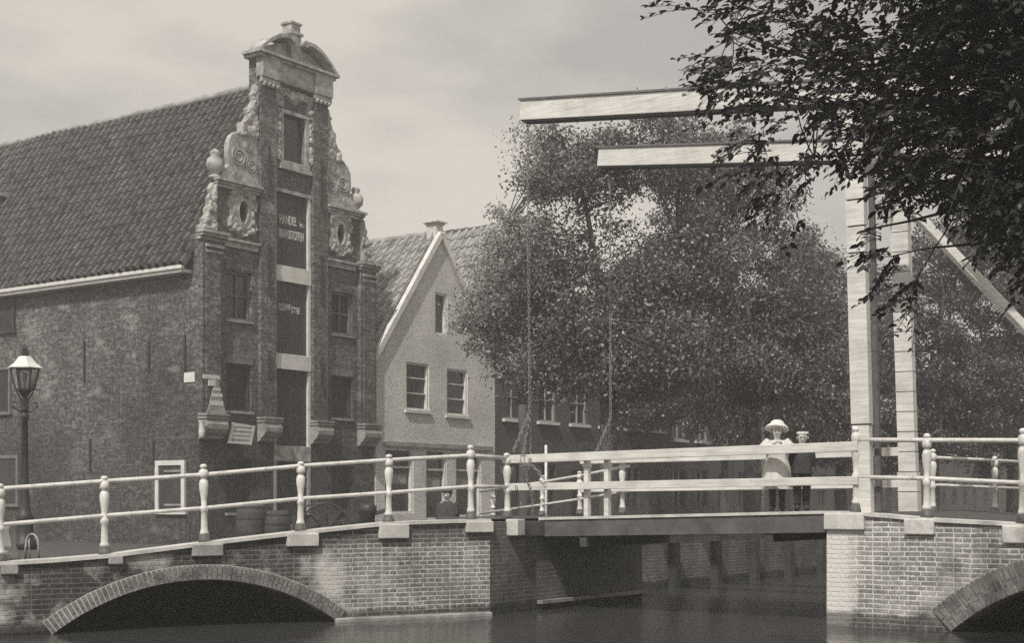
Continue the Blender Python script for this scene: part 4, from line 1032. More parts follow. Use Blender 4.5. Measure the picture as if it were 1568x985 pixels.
def leaf4(P, Ax, Nn, Lh, Wd):
    Ax = Ax/np.linalg.norm(Ax,axis=1,keepdims=True); S = np.cross(Ax, Nn); S /= (np.linalg.norm(S,axis=1,keepdims=True)+1e-9)
    a = Ax*(Lh[:,None]); s = S*(Wd[:,None]*.5)
    return np.stack([P, P+a*.45+s, P+a, P+a*.45-s], 1).reshape(-1,3)
def limb(b, p, q, r0, r1, n=6, wob=.12):
    p = Vector(p); q = Vector(q); L = (q-p).length; pts = []
    o1 = Vector((random.gauss(0,1),random.gauss(0,1),random.gauss(0,.6)))*wob*L
    for i in range(n+1):
        t = i/n; pts.append(p.lerp(q,t) + o1*math.sin(math.pi*t)*.5 + Vector((random.gauss(0,1),random.gauss(0,1),random.gauss(0,1)))*wob*L*.06)
    b.tube(pts, [r0+(r1-r0)*(i/n) for i in range(n+1)], 7)
    return pts
def tree(label, base, fork, ells, nclump, per, lsize, mtl, gaps=(), trunk_r=.17, group='trees along the far quay', csig=.25, lean=(0,0)):
    base = Vector(base); rt = empty('canal_tree', base); tag(rt, label, 'tree', group)
    fk = Vector((base.x+lean[0], base.y+lean[1], fork)) - base
    tb = MB()
    limb(tb, (0,0,0), fk, trunk_r*1.25, trunk_r*.8, 6, .03)
    vols = np.array([e[3]*e[4]*e[5] for e in ells]); pr = vols/vols.sum()
    cl = []
    while len(cl) < nclump:
        e = ells[rng.choice(len(ells), p=pr)]
        d = rng.normal(size=3); d /= np.linalg.norm(d); r = rng.random()**.42
        p = np.array(e[:3]) + d*r*np.array(e[3:6])*(.86+.30*rng.random())
        if any(((p[0]-g[0])/g[3])**2 + ((p[1]-g[1])/g[4])**2 + ((p[2]-g[2])/g[5])**2 < 1 for g in gaps) and rng.random() < .88: continue
        cl.append(p)
    cl = np.array(cl)
    # limbs: fork -> mains -> clumps
    mains = []
    k = min(9, max(5, nclump//30))
    idx = rng.choice(nclump, k, replace=False)
    ctr = np.mean(cl, axis=0)
    for i in idx:
        tgt = Vector(cl[i]*.55 + ctr*.45 + np.array([0,0,.5])) - base
        pts = limb(tb, fk, tgt, trunk_r*.55, trunk_r*.2, 7, .10); mains.append(pts)
    allp = [p for m_ in mains for p in m_[3:]]
    for c in cl[rng.choice(nclump, int(nclump*.75), replace=False)]:
        c = Vector(c) - base; s = min(allp, key=lambda q: (q-c).length)
        limb(tb, s, c, trunk_r*.14, .010, 4, .10)
    tb.build('trunk', 'bark', rt, smooth=True)
    n = nclump*per; own = np.repeat(np.arange(nclump), per)
    sg = csig*(.6+.8*rng.random(nclump))
    P = cl[own] + rng.normal(size=(n,3))*sg[own][:,None]*np.array([1,1,.62]) - np.array(base)
    Ax = rng.normal(size=(n,3)) + np.array([0,0,-.45]); off = (P + np.array(base) - cl[own])/sg[own][:,None]; Nn = rng.normal(size=(n,3))*.75 + np.array([0,0,.8]) + off*.75
    sz_ = lsize*(.65+.7*rng.random(n))
    add_mesh_np('crown', leaf4(P, Ax, Nn, sz_, sz_*.58), 4, mtl, rt)
    return rt
def bp(px, Y, z=GZ): p = at(px, 0, Y); return (p.x, Y, z)
def E(px, py, Y, rx_, rz_, ry=None):
    p = at(px, py, Y); return (p.x, p.y, p.z, rx_/F*Y, (ry or rx_)/F*Y, rz_/F*Y)
def G(px, py, Y, r1, r2, dep=9): p = at(px,py,Y); return (p.x,p.y,p.z,r1/F*Y,dep,r2/F*Y)
Y1 = 31.0
tree('tall airy tree with bare limbs showing, left of the balance beam tips', bp(935,Y1), 4.6,
     [E(880,270,Y1,90,80), E(985,235,Y1,125,60), E(800,500,Y1+1,75,80), E(930,540,Y1,165,80), E(1060,430,Y1,95,100), E(850,400,Y1,70,80), E(930,400,Y1+.6,110,90)], 300, 230, .085, 'leaf',
     gaps=[G(935,362,Y1,60,46,2.6), G(855,345,Y1,28,24,2.6), G(895,430,Y1,24,20,2.6), G(1080,480,Y1,20,16,2.6), G(1000,400,Y1,22,18,2.6)], trunk_r=.2)
Y2 = 43.0
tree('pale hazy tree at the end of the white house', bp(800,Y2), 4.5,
     [E(795,370,Y2,50,75), E(828,260,Y2,44,72), E(745,480,Y2,46,85), E(800,450,Y2,75,100)], 190, 220, .10, 'leaf_hazed', trunk_r=.16)
Y3 = 37.0
tree('dense broad tree behind the middle of the drawbridge', bp(1150,Y3), 4.0,
     [E(1110,300,Y3,120,110), E(1190,450,Y3,120,100), E(1090,540,Y3,130,110), E(1220,580,Y3,110,100), E(1060,240,Y3,85,60), E(1000,420,Y3,90,100)], 350, 230, .095, 'leaf',
     gaps=[G(1270,325,Y3,60,58,6), G(1130,440,Y3,20,16,4), G(1240,520,Y3,18,14,4), G(945,360,Y3,44,40,6)], trunk_r=.2)
Y4 = 43.0
tree('lower dark tree seen left of the white portal posts', bp(1290,Y4), 3.5,
     [E(1235,430,Y4,85,70), E(1290,520,Y4,110,110), E(1270,640,Y4,120,80)], 260, 240, .10, 'leaf', gaps=[G(1330,380,Y4,30,40,4)], trunk_r=.18)
Y5 = 46.0
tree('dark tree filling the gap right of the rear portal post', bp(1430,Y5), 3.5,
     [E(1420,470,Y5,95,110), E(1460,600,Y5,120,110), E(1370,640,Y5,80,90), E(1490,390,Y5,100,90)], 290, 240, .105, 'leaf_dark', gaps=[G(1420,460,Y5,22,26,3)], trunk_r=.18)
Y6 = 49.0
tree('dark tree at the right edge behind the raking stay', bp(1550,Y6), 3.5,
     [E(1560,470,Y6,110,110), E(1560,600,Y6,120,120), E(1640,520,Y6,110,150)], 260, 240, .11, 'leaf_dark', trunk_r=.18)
Y7 = 56.0
tree('far low tree between the drawbridge and the terrace', bp(1110,Y7), 3.0,
     [E(1060,610,Y7,110,70), E(1180,620,Y7,110,70), E(1000,600,Y7,70,60)], 190, 220, .12, 'leaf_dark', trunk_r=.16)

# the big near tree at the right, its branches hanging into the view
def near_tree():
    base = Vector((7.3, 11.4, 1.2)); rt = empty('canal_tree', base)
    tag(rt, 'large dark leafy tree whose near branches hang over the upper right corner', 'tree')
    poly = [(1050,-40),(1062,20),(1085,50),(1080,100),(1098,130),(1104,182),(1130,200),(1140,240),(1165,262),(1160,300),(1195,330),(1215,310),(1235,345),(1262,300),(1300,330),(1338,300),(1345,380),(1372,400),(1385,440),(1405,472),(1412,300),(1440,283),(1480,308),(1530,352),(1580,395),(1650,450),(1700,480),(1900,420),(2150,300),(2250,-60),(2150,-400),(1800,-560),(1450,-520),(1200,-380),(1060,-200)]
    px_ = np.array([p[0] for p in poly]); py_ = np.array([p[1] for p in poly])
    def inside(x, y):
        j = np.roll(np.arange(len(poly)), 1)
        c = ((py_ > y) != (py_[j] > y)) & (x < (px_[j]-px_)*(y-py_)/(py_[j]-py_+1e-9)+px_)
        return c.sum() % 2 == 1
    holes = [(1246,203,24,22),(1285,290,62,42),(1485,138,26,20),(1345,20,40,26),(1160,190,22,16),(1110,60,26,20),(1175,75,20,14),(1350,335,26,20),(1240,265,30,12),(1410,365,26,40),(1300,120,14,10),(1390,235,16,12),(1530,235,18,10),(1410,345,14,12),(1430,362,20,18),(1460,392,20,18),(1440,60,12,14),(1400,150,14,9),(1230,120,16,12),(1200,215,20,12)]
    tw = []
    tries = 0
    while len(tw) < 5300 and tries < 200000:
        tries += 1
        x = rng.uniform(1020,1640) if rng.random() < .72 else rng.uniform(1600,2250); y = rng.uniform(-80,475) if rng.random() < .75 else rng.uniform(-420,-40); Y = rng.uniform(8.8,12.4)
        if not inside(x,y): continue
        d = .30 + .70*min(1,max(0,(x-1180)/320))**1.6; d *= 1.0 if y < 320 or x > 1380 else .7
        if any(((x-h[0])/h[2])**2+((y-h[1])/h[3])**2 < 1.7 for h in holes) and rng.random() < .985: continue
        if rng.random() > d: continue
        tw.append(at(x, y, Y))
    tb = MB()
    limb(tb, (0,0,0), (-.3,0,3.0), .30, .24, 6, .03)
    fk = Vector((-.3,0,3.0)); mains = []
    for tgt, r in [((1120,40),.07),((1180,150),.065),((1250,240),.05),((1330,350),.05),((1430,380),.06),((1300,-150),.09),((1500,-300),.10),((1750,-420),.10),((1560,200),.09),((1950,-200),.09),((1700,60),.1)]:
        q = at(*tgt, rng.uniform(10.4,12.2)); mains += limb(tb, fk, q-base, r*.8, .008, 12, .07)[3:]
    P=[];A_=[];Nv=[];Ls=[]
    for c in tw:
        c = c - base; s = min(mains, key=lambda q: (q-c).length)
        out = (c - s); out = out.normalized() if out.length > .05 else Vector((-1,0,-.3))
        dr = (out*.6 + Vector((-.55+random.gauss(0,.45), random.gauss(0,.5), -.30+random.gauss(0,.3)))).normalized(); L = random.uniform(.20,.42)
        if (s-c).length < .55 and random.random() < .3: limb(tb, s, c, .006, .005, 4, .08)
        tip = c + dr*L + Vector((0,0,-.05)); tb.tube([c, c.lerp(tip,.5)+Vector((0,0,.02)), tip], [.004,.003,.0015], 4, cap=False)
        side = dr.cross(Vector((0,0,1))); side = side.normalized() if side.length > .05 else Vector((0,1,0))
        nlf = random.randint(9,16)
        for k in range(nlf):
            t = (k+.5)/nlf; p = c + dr*L*t + Vector((0,0,.02*math.sin(3*t)-.05*t*t)); sg = 1 if k % 2 else -1
            ax = dr*.75 + side*sg*.8 + Vector((random.gauss(0,.2),random.gauss(0,.2),-.35+random.gauss(0,.25)))
            P.append(p); A_.append(ax); Nv.append(Vector((random.gauss(0,.4),random.gauss(0,.4),1))); Ls.append(random.uniform(.045,.092))
    tb.build('trunk', 'bark', rt, smooth=True)
    P=np.array(P);A_=np.array(A_);Nv=np.array(Nv);Ls=np.array(Ls)
    add_mesh_np('crown', leaf_verts(P, A_, Nv, Ls, Ls*.50), 6, 'leaf_near', rt)
near_tree()

# ------------------------------------------------------------------ street lamp
Yl = 24.5; lb = at(38, 0, Yl); LM = empty('street_lamp', (lb.x, Yl, 0.8))
tag(LM, 'cast iron street lamp with pale lantern roof before the long warehouse wall', 'street lamp')
zl = lambda py: zat(py, Yl) - .8
b = MB(); h = zl(632)
b.lathe([(.20,0),(.20,.12),(.15,.18),(.14,.5),(.16,.54),(.11,.62),(.085,.75),(.065,1.2),(.05,h-.12),(.07,h-.1),(.07,h-.04),(.045,h)], seg=12); b.build('post', 'iron', LM, smooth=True)
b = MB(); z0, z1 = zl(632), zl(597)
for k in range(4):
    a = k*math.pi/2+.5; ca, sa = math.cos(a), math.sin(a)
    pts = [(0,0,z0), (.10*ca,.10*sa,z0+.02), (.20*ca,.20*sa,z0+.10), (.19*ca,.19*sa,z0+.18), (.13*ca,.13*sa,z0+.16)]
    b.tube(pts, .014, 6); b.tube([(.05*ca,.05*sa,z0),(.05*ca,.05*sa,z0+.2),(.14*ca,.14*sa,z1-.03)], .014, 6)
b.lathe([(.05,0),(.07,.05),(.05,.1),(.05,.2),(.045,.26),(.13,z1-z0)], (0,0,z0), 8); b.build('scroll_bracket', 'iron', LM)
z2 = zl(565); rb, rtp = .155, .235
def hexpt(r, k, z): a = k*math.pi/3+.25; return (r*math.cos(a), r*math.sin(a), z)
b = MB()
for k in range(6):
    b.beam(hexpt(rb,k,z1), hexpt(rtp,k,z2), .022, .022); b.beam(hexpt(rb,k,z1), hexpt(rb,k+1,z1), .025, .03); b.beam(hexpt(rtp,k,z2), hexpt(rtp,k+1,z2), .025, .03)
b.build('lantern_frame', 'iron', LM)
b = MB()
for k in range(6): b.add([hexpt(rb-.004,k,z1+.01), hexpt(rb-.004,k+1,z1+.01), hexpt(rtp-.004,k+1,z2-.01), hexpt(rtp-.004,k,z2-.01)], [(0,1,2,3)])
b.build('lantern_glass', 'lantern', LM)
b = MB(); b.lathe([(.02,z1),(.025,z1+.10),(.012,z1+.12)], seg=8); b.lathe([(.03,z1+.13),(.045,z1+.2),(.03,z1+.28)], seg=8); b.build('burner', 'white', LM)
z3 = zl(547)
b = MB(); b.lathe([(.30,z2),(.305,z2+.015),(.19,z2+.10),(.12,z3-.01),(.10,z3+.01)], seg=6); b.build('lantern_roof', 'white', LM)
b = MB(); b.lathe([(.06,z3+.012),(.065,z3+.09),(.04,z3+.1),(.05,z3+.14),(.02,z3+.2),(.005,z3+.24)], seg=8); b.build('finial', 'iron', LM)

# ------------------------------------------------------------------ people
def skin_body(name, pts, edges, rad, root, m, parent, sub=2):
    me = bpy.data.meshes.new(name); me.from_pydata([tuple(p) for p in pts], edges, []); me.update()
    o = bpy.data.objects.new(name, me); COL.objects.link(o); o.parent = parent
    md = o.modifiers.new('skin', 'SKIN'); md.use_smooth_shade = True
    sv = me.skin_vertices[0].data if me.skin_vertices else None
    if sv is None:
        me_layer = o.data.skin_vertices
    for i, r in enumerate(rad):
        sv[i].radius = (r, r) if not isinstance(r, tuple) else r; sv[i].use_root = (i == root)
    sm = o.modifiers.new('sub', 'SUBSURF'); sm.levels = sub; sm.render_levels = sub
    me.materials.append(M[m]); return o
def figure(name, label, loc, rz, H, pose, colors):
    """pose: joint table in units of body height; the body is one skin, clothes and hair are children"""
    rt = empty(name, loc, rz); tag(rt, label, 'person')
    J = {'pelvis':(0,0,.52),'waist':(0,0,.61),'chest':(0,-.005,.71),'neck0':(0,0,.805),'neck1':(0,-.008,.845),'head0':(0,-.012,.885),'head1':(0,-.010,.93),'crown':(0,-.002,.965),'nose':(0,-.062,.905),
         'shL':(-.095,0,.79),'elL':(-.13,-.01,.63),'wrL':(-.12,-.08,.53),'shR':(.095,0,.79),'elR':(.13,-.01,.63),'wrR':(.12,-.08,.53),
         'hipL':(-.05,0,.50),'knL':(-.055,-.01,.28),'anL':(-.055,.01,.045),'toL':(-.06,-.085,.018),'hipR':(.05,0,.50),'knR':(.055,-.01,.28),'anR':(.055,.01,.045),'toR':(.06,-.085,.018)}
    J.update(pose)
    rd = {'pelvis':.078,'waist':.07,'chest':.085,'neck0':.042,'neck1':.032,'head0':.048,'head1':.062,'crown':.045,'nose':.011,'shL':.042,'elL':.027,'wrL':.018,'shR':.042,'elR':.027,'wrR':.018,
          'hipL':.055,'knL':.036,'anL':.024,'toL':.02,'hipR':.055,'knR':.036,'anR':.024,'toR':.02}
    ed = [('pelvis','waist'),('waist','chest'),('chest','neck0'),('neck0','neck1'),('neck1','head0'),('head0','head1'),('head1','crown'),('head0','nose'),
          ('chest','shL'),('shL','elL'),('elL','wrL'),('chest','shR'),('shR','elR'),('elR','wrR'),('pelvis','hipL'),('hipL','knL'),('knL','anL'),('anL','toL'),('pelvis','hipR'),('hipR','knR'),('knR','anR'),('anR','toR')]
    hk = colors.get('head', 1.0)
    for k_ in ('head0','head1','crown','neck1'): rd[k_] *= hk
    for s in 'LR':                                            # palm and five fingers
        w = Vector(J['wr'+s]); d = (w - Vector(J['el'+s])).normalized(); sd_ = d.cross(Vector((0,0,1))); sd_ = sd_.normalized() if sd_.length > .1 else Vector((1,0,0)); dn = d.cross(sd_).normalized()
        if dn.z > 0: dn = -dn
        J['pa'+s] = tuple(w + d*.03); rd['pa'+s] = .019; ed.append(('wr'+s,'pa'+s))
        for k, (off, ln) in enumerate([(-.016,.030),(-.006,.036),(.005,.034),(.015,.027)]):
            a = w + d*.048 + sd_*off; bq = a + d*ln*.6 + dn*.006; cq = bq + d*ln*.4 + dn*.014
            for nme, q, r in (('a',a,.0075),('b',bq,.0062),('c',cq,.005)): J[f'f{s}{k}{nme}'] = tuple(q); rd[f'f{s}{k}{nme}'] = r
            ed += [('pa'+s,f'f{s}{k}a'),(f'f{s}{k}a',f'f{s}{k}b'),(f'f{s}{k}b',f'f{s}{k}c')]
        sg = -1 if s == 'R' else 1
        a = w + d*.024 + sd_*.021*sg; bq = a + d*.02 + sd_*.012*sg + dn*.008
        J[f't{s}a'] = tuple(a); J[f't{s}b'] = tuple(bq); rd[f't{s}a'] = .008; rd[f't{s}b'] = .006; ed += [('pa'+s,f't{s}a'),(f't{s}a',f't{s}b')]
    names = list(J); ix = {n: i for i, n in enumerate(names)}
    skin_body('body', [Vector(J[n])*H for n in names], [(ix[a],ix[b_]) for a,b_ in ed], [rd[n]*H for n in names], ix['pelvis'], 'skin', rt)
    hd = Vector(J['head1'])*H; hk = colors.get('head', 1.0)
    for sx_ in (-1, 1):
        b = MB(); b.ball((hd.x+sx_*.022*H, hd.y-.056*H*hk, hd.z-.012*H), .0090*H, 8, 6); b.build('eye', 'hair', rt)
        b = MB(); b.ball((hd.x+sx_*.058*H*hk, hd.y, hd.z-.02*H), .014*H, 8, 6, (.5,1,1.4)); b.build('ear', 'skin', rt)
    b = MB(); b.ball((hd.x, hd.y-.050*H*hk, hd.z-.050*H), .010*H, 8, 5, (1.3,.5,.35)); b.build('mouth', 'hair', rt)
    def tubes(nm, m, chains, grow):
        b = MB()
        for ch in chains:
            pts = [Vector(J[n])*H for n in ch]; dense = []; rr = []
            for (p, q, na, nb_) in zip(pts[:-1], pts[1:], ch[:-1], ch[1:]):
                for i in range(4): t = i/4; dense.append(p.lerp(q,t)); rr.append((rd[na]*(1-t)+rd[nb_]*t)*H*grow + .006)
            dense.append(pts[-1]); rr.append(rd[ch[-1]]*H*grow+.006); b.tube(dense, rr, 10)
        return b.build(nm, m, rt, smooth=True)
    return rt, J, rd, tubes, H
def skirt(rt, H, levels, m, nm, c=(0,0)):
    b = MB(); n = 28; vs = []
    for i, (z, rx_, ry_) in enumerate(levels):
        for k in range(n):
            a = 2*math.pi*k/n; pl = 1 + .10*(i/len(levels))**1.3*math.sin(a*8+i*.35) + .02*math.sin(a*3+i)
            vs.append(((c[0]+rx_*math.cos(a)*pl)*H, (c[1]+ry_*math.sin(a)*pl)*H, z*H))
    b.add(vs, [(i*n+k, i*n+(k+1)%n, (i+1)*n+(k+1)%n, (i+1)*n+k) for i in range(len(levels)-1) for k in range(n)])
    return b.build(nm, m, rt, smooth=True)
# girl leaning on the hand beam
gp = Rc + hit(1190, Rc + .42*U, Vv)*Vv + .42*U; gz = DBz + .006
Hg = zat(650, gp.y) - gz
face = math.atan2(-gp.x, gp.y)*-1
rt, J, rd, tubes, H = figure('person', 'girl in white brimmed hat and pale pinafore leaning on the drawbridge hand beam', (gp.x, gp.y, gz), -math.atan2(gp.x, gp.y)*1.0,
    Hg, {'elL':(-.19,-.08,.715),'wrL':(-.05,-.15,.765),'elR':(.19,-.08,.715),'wrR':(.05,-.15,.775),'chest':(0,-.03,.71),'neck0':(0,-.03,.805),'neck1':(0,-.04,.845),'head0':(0,-.05,.885),'head1':(0,-.05,.93),'crown':(0,-.045,.965),'nose':(0,-.105,.905),'shL':(-.095,-.03,.79),'shR':(.095,-.03,.79)}, {'head':1.14})
tubes('sleeve', 'cotton', [('shL','elL','wrL')], 1.25); tubes('sleeve', 'cotton', [('shR','elR','wrR')], 1.25)
skirt(rt, H, [(.805,.05,.045),(.79,.115,.07),(.72,.135,.11),(.63,.122,.10),(.60,.124,.102),(.50,.145,.12),(.36,.165,.14),(.245,.178,.15)], 'cotton', 'pinafore', (0,-.015))
tubes('stocking', 'wool', [('knL','anL')], 1.12); tubes('stocking', 'wool', [('knR','anR')], 1.12); tubes('boot', 'wool', [('anL','toL')], 1.35); tubes('boot', 'wool', [('anR','toR')], 1.35)
b = MB(); hc = Vector(J['head1'])*H; b.ball((hc.x, hc.y+.034*H, hc.z), .070*H, 12, 8, (1.05,.95,1.05)); b.ball((hc.x-.06*H, hc.y+.02*H, hc.z-.08*H), .035*H, 8, 6, (1,1,1.8)); b.ball((hc.x+.06*H, hc.y+.02*H, hc.z-.08*H), .035*H, 8, 6, (1,1,1.8)); b.build('hair', 'hair', rt, smooth=True)
b = MB(); b.lathe([(.152,-.036),(.158,-.032),(.150,-.012),(.130,.012),(.105,.030),(.092,.048),(.085,.072),(.064,.092),(.035,.103),(.012,.106),(.002,.106)], seg=24); 
o = b.build('hat', 'straw', rt, smooth=True); o.scale = (H*.90,H*.90,H*.80); o.location = (hc.x, hc.y+.022*H, hc.z+.034*H); o.rotation_euler = (R_(-17), R_(4), 0)
# boy beside her
bp_ = Vector(((1228-CX)/F*(gp.y-.02), gp.y-.02)); Hb = zat(660, bp_.y) - gz
rt, J, rd, tubes, H = figure('person', 'boy in dark suit and light banded cap beside the girl on the drawbridge', (bp_.x, bp_.y, gz), -math.atan2(bp_.x, bp_.y), Hb, {'wrL':(-.085,.045,.53),'wrR':(.085,.045,.53),'elL':(-.135,.02,.63),'elR':(.135,.02,.63),'knL':(-.06,-.03,.28),'head1':(.008,-.010,.93),'crown':(.012,-.002,.965)}, {'head':1.18})
tubes('sleeve', 'wool', [('shL','elL','wrL')], 1.3); tubes('sleeve', 'wool', [('shR','elR','wrR')], 1.3)
skirt(rt, H, [(.815,.045,.045),(.79,.11,.065),(.72,.125,.10),(.6,.115,.095),(.46,.13,.11)], 'wool', 'jacket')
tubes('trouser_leg', 'wool', [('hipL','knL','anL')], 1.35); tubes('trouser_leg', 'wool', [('hipR','knR','anR')], 1.35); tubes('boot', 'wool', [('anL','toL')], 1.4); tubes('boot', 'wool', [('anR','toR')], 1.4)
hc = Vector(J['head1'])*H; b = MB(); b.ball((hc.x, hc.y+.022*H, hc.z+.008*H), .064*H, 12, 8); b.build('hair', 'hair', rt, smooth=True)
b = MB(); b.lathe([(.072,0),(.074,.012),(.075,.034),(.060,.036)], seg=18); o = b.build('cap_band', 'straw', rt, smooth=True); o.scale = (H,H,H); o.location = (hc.x,hc.y+.008*H,hc.z+.020*H)
b = MB(); b.lathe([(.070,.037),(.074,.040),(.062,.05),(.03,.055),(.005,.056)], seg=18); o = b.build('cap', 'wool', rt, smooth=True); o.scale = (H,H,H); o.location = (hc.x,hc.y+.008*H,hc.z+.020*H)
# woman sitting by the roadside beyond the railing
Yw = 30.5; wp = at(686, 0, Yw); Hw = 1.52; gzw = zat(751, Yw) - .7*Hw
rt, J, rd, tubes, H = figure('person', 'seated woman in dark shawl and cap behind the railing before the white house', (wp.x, Yw, gzw), R_(-12), Hw,
    {'pelvis':(0,0,.235),'waist':(0,0,.33),'chest':(0,-.02,.43),'neck0':(0,-.03,.525),'neck1':(0,-.04,.565),'head0':(0,-.055,.605),'head1':(0,-.055,.65),'crown':(0,-.048,.685),'nose':(0,-.108,.625),
     'shL':(-.10,-.02,.51),'elL':(-.13,-.06,.36),'wrL':(-.06,-.18,.31),'shR':(.10,-.02,.51),'elR':(.13,-.06,.36),'wrR':(.06,-.18,.31),
     'hipL':(-.055,-.03,.23),'knL':(-.07,-.25,.25),'anL':(-.07,-.24,.035),'toL':(-.07,-.32,.015),'hipR':(.055,-.03,.23),'knR':(.07,-.25,.25),'anR':(.07,-.24,.035),'toR':(.07,-.32,.015)}, {})
skirt(rt, H, [(.545,.05,.05),(.51,.12,.08),(.44,.145,.13),(.36,.16,.15),(.30,.165,.17)], 'wool', 'shawl', (0,-.02))
skirt(rt, H, [(.33,.12,.12),(.27,.16,.22),(.15,.17,.24),(.03,.18,.26)], 'wool', 'skirt', (0,-.11))
tubes('sleeve', 'wool', [('shL','elL','wrL')], 1.3); tubes('sleeve', 'wool', [('shR','elR','wrR')], 1.3); tubes('boot', 'wool', [('anL','toL')], 1.3); tubes('boot', 'wool', [('anR','toR')], 1.3)
hc = Vector(J['head1'])*H; b = MB(); b.ball((hc.x,hc.y+.014*H,hc.z+.006*H), .072*H, 12, 8, (1,1,1)); b.build('hair', 'wool', rt, smooth=True)
b = MB(); b.lathe([(.074,0),(.08,.012),(.072,.03),(.04,.052),(.006,.058)], seg=16); o = b.build('cap', 'wool', rt, smooth=True); o.scale=(H,H,H); o.location=(hc.x,hc.y+.01*H,hc.z+.02*H)
b = MB(); 
for dx in (-.14,.14):
    for dy in (-.12,.12): b.box(dx-.02,dx+.02,dy-.02,dy+.02,0,.20*H)
st = empty('low_stool', (wp.x, Yw, gzw)); st.rotation_euler = (0,0,R_(-12)); b.build('leg_frame', 'darkwood', st)
MB().box(-.2,.2,-.18,.18,.20*H+.001,.20*H+.035).build('seat', 'darkwood', st); tag(st, 'low dark stool under the seated woman by the white house', 'stool')
if gzw > GZ + .02:
    pl = MB(); pl.box(-.9,.9,-.7,.7,GZ-.3,gzw-.002); o = pl.build('stone_step', 'street'); o.location = (wp.x,Yw,0); o.rotation_euler=(0,0,ang); tag(o, 'low paved step carrying the seated woman and her stool', 'step')

# ------------------------------------------------------------------ street clutter
Yc = 33.0; cp_ = at(515, 0, Yc); HC = empty('handcart', (cp_.x, Yc, GZ), R_(20)); tag(HC, 'dark two wheeled handcart with raised shafts before the warehouse doors', 'handcart')
rw = .56
for dx in (-.55, .55):
    pass
def wheel(parent, y):
    pts = [(-.35+rw*math.cos(2*math.pi*i/20), y, rw+rw*math.sin(2*math.pi*i/20)) for i in range(21)]
    w = MB().tube(pts, .028, 6, cap=False).build('wheel', 'darkwood', parent)
    b = MB()
    for i in range(8): a = i*math.pi/4; b.beam((-.35,y,rw), (-.35+rw*math.cos(a),y,rw+rw*math.sin(a)), .03, .03)
    b.tube([(-.35,y-.07,rw),(-.35,y+.07,rw)], .06, 8); b.build('spokes', 'darkwood', w)
wheel(HC, -.42); wheel(HC, .42)
b = MB(); b.add([(-.95,-.36,.55),(.35,-.36,.70),(.35,.36,.70),(-.95,.36,.55),(-.95,-.36,.60),(.35,-.36,.75),(.35,.36,.75),(-.95,.36,.60)], [(0,3,2,1),(4,5,6,7),(0,1,5,4),(1,2,6,5),(2,3,7,6),(3,0,4,7)]); b.beam((-.95,-.36,.72),(.35,-.36,.88),.03,.2); b.beam((-.95,.36,.72),(.35,.36,.88),.03,.2); b.build('bed', 'darkwood', HC)
for y in (-.34,.34): MB().beam((.3,y,.72),(1.25,y*.8,.98),.05,.05).build('shaft', 'darkwood', HC)
MB().beam((.5,0,.0),(.42,0,.72),.05,.05).build('prop', 'darkwood', HC)
def barrel(px, Y, h, label):
    p = at(px, 0, Y); r = h*.33; o = empty('barrel', (p.x, Y, GZ)); tag(o, label, 'barrel', 'barrels before the warehouse')
    MB().lathe([(r*.8,0),(r*.95,h*.25),(r,h*.5),(r*.95,h*.75),(r*.8,h),(r*.74,h),(r*.74,h-.04),(.01,h-.04)], seg=16).build('staves', 'darkwood', o, smooth=True)
    for f_ in (.12,.35,.65,.88): 
        rr = np.interp(f_, [0,.25,.5,.75,1], [r*.8,r*.95,r,r*.95,r*.8])+.006
        MB().lathe([(rr-.01,h*f_-.025),(rr,h*f_-.025),(rr,h*f_+.025),(rr-.01,h*f_+.025)], seg=16).build('hoop', 'iron', o)
barrel(385, 34.2, 1.15, 'dark barrel left of the lower one by the warehouse steps'); barrel(425, 34.0, .95, 'lowest dark barrel nearest the handcart')
p = at(563, 0, 30.5); o = MB().lathe([(.16,0),(.16,.9),(.19,.94),(.19,1.06),(.12,1.12),(.01,1.13)], seg=14).build('iron_bollard', 'iron', None, smooth=True, loc=(p.x,30.5,GZ)); tag(o, 'short black bollard at the right corner of the warehouse', 'bollard')
p = ll(lx(16)+.02, .42); o = MB().lathe([(.17,0),(.165,.1),(.12,.16),(.11,.38),(.09,.44),(.02,.46)], seg=10).build('stone_bollard', 'stone_grey', None, smooth=True, loc=(p[0],p[1],ztopL(lx(16)))); tag(o, 'squat grey stone bollard beside the leftmost railing post', 'bollard')
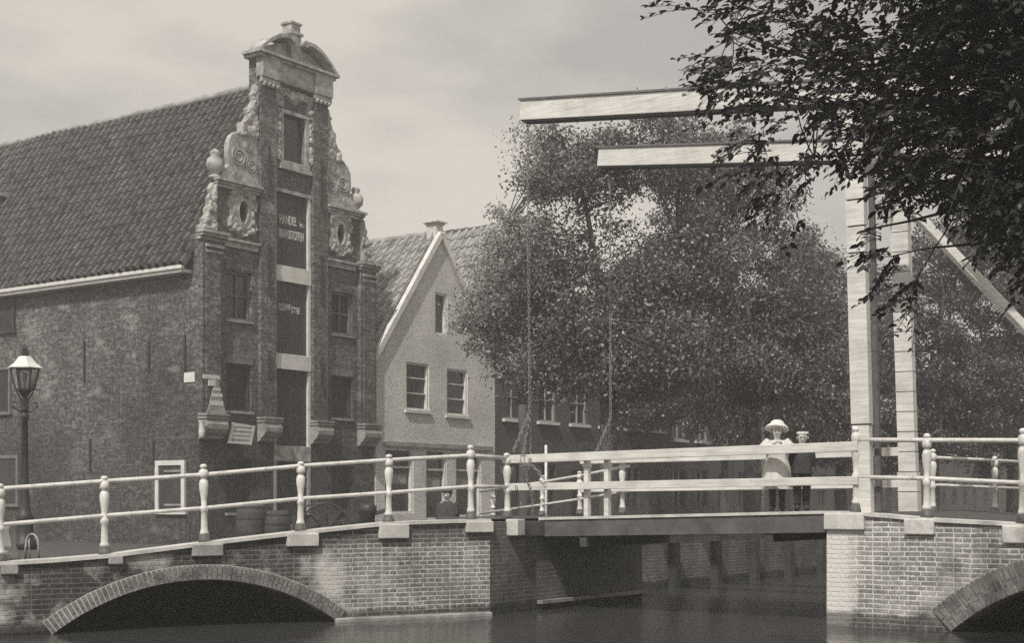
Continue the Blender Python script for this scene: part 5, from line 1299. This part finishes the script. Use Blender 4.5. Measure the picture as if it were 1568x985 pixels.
def hoop(loc, w, h, label, r=.022):
    pts = [(-w,0,0),(-w*.95,0,h*.55)] + [(-w*.9*math.cos(math.pi*i/8), 0, h*.62+h*.38*math.sin(math.pi*i/8)) for i in range(9)] + [(w*.95,0,h*.55),(w,0,0)]
    o = empty('iron_hoop', loc); tag(o, label, 'hoop'); MB().tube(pts, r*.7, 8).build('arch', 'greypaint', o, smooth=True)
    MB().tube([(-w*.35,0,0),(-w*.45,0,h*.6),(-w*.55,.02,h*.86)], r*.55, 6).build('inner_bar', 'greypaint', o, smooth=True)
p = ll(lx(70), .9); hoop((p[0],p[1],ztopL(lx(70))-.03), .085, .32, 'small white iron hoop on the roadway near the street lamp')
p = rl(-.18, 1.5); hoop((p[0],p[1],DBz), .06, .17, 'tiny white iron hoop on the deck left of the portal posts', .014)
p = at(1168, 0, 39.5); o = empty('mooring_pole', (p.x, 39.5, GZ)); tag(o, 'slim white pole with round knob standing left of the girl', 'pole')
b = MB(); b.lathe([(.042,0),(.038,zat(646,39.5)-GZ)], seg=8); b.build('shaft', 'rail', o, smooth=True); b = MB(); b.ball((0,0,zat(641,39.5)-GZ), .075, 10, 6); b.build('knob', 'rail', o, smooth=True)
p = at(836, 0, 29.5); o = MB().lathe([(.028,0),(.028,zat(682,29.5)-GZ)], seg=8).build('thin_pole', 'rail', None, smooth=True, loc=(p.x,29.5,GZ)); tag(o, 'thin pale pole behind the hanging chain of the drawbridge', 'pole')

# ------------------------------------------------------------------ haze
hz_ = bpy.data.materials.new('haze'); hz_.use_nodes = True; t = hz_.node_tree
t.nodes.remove(t.nodes['Principled BSDF']); pv = N(t, 'ShaderNodeVolumePrincipled'); pv.inputs['Color'].default_value = (.998,.985,.965,1); pv.inputs['Density'].default_value = 0.0025; pv.inputs['Anisotropy'].default_value = 0.2
t.links.new(pv.outputs[0], t.nodes['Material Output'].inputs['Volume'])
b = MB(); b.box(-262,262,-70,262,-2.6,17.5); o = b.build('haze', hz_); tag(o, kind='stuff')
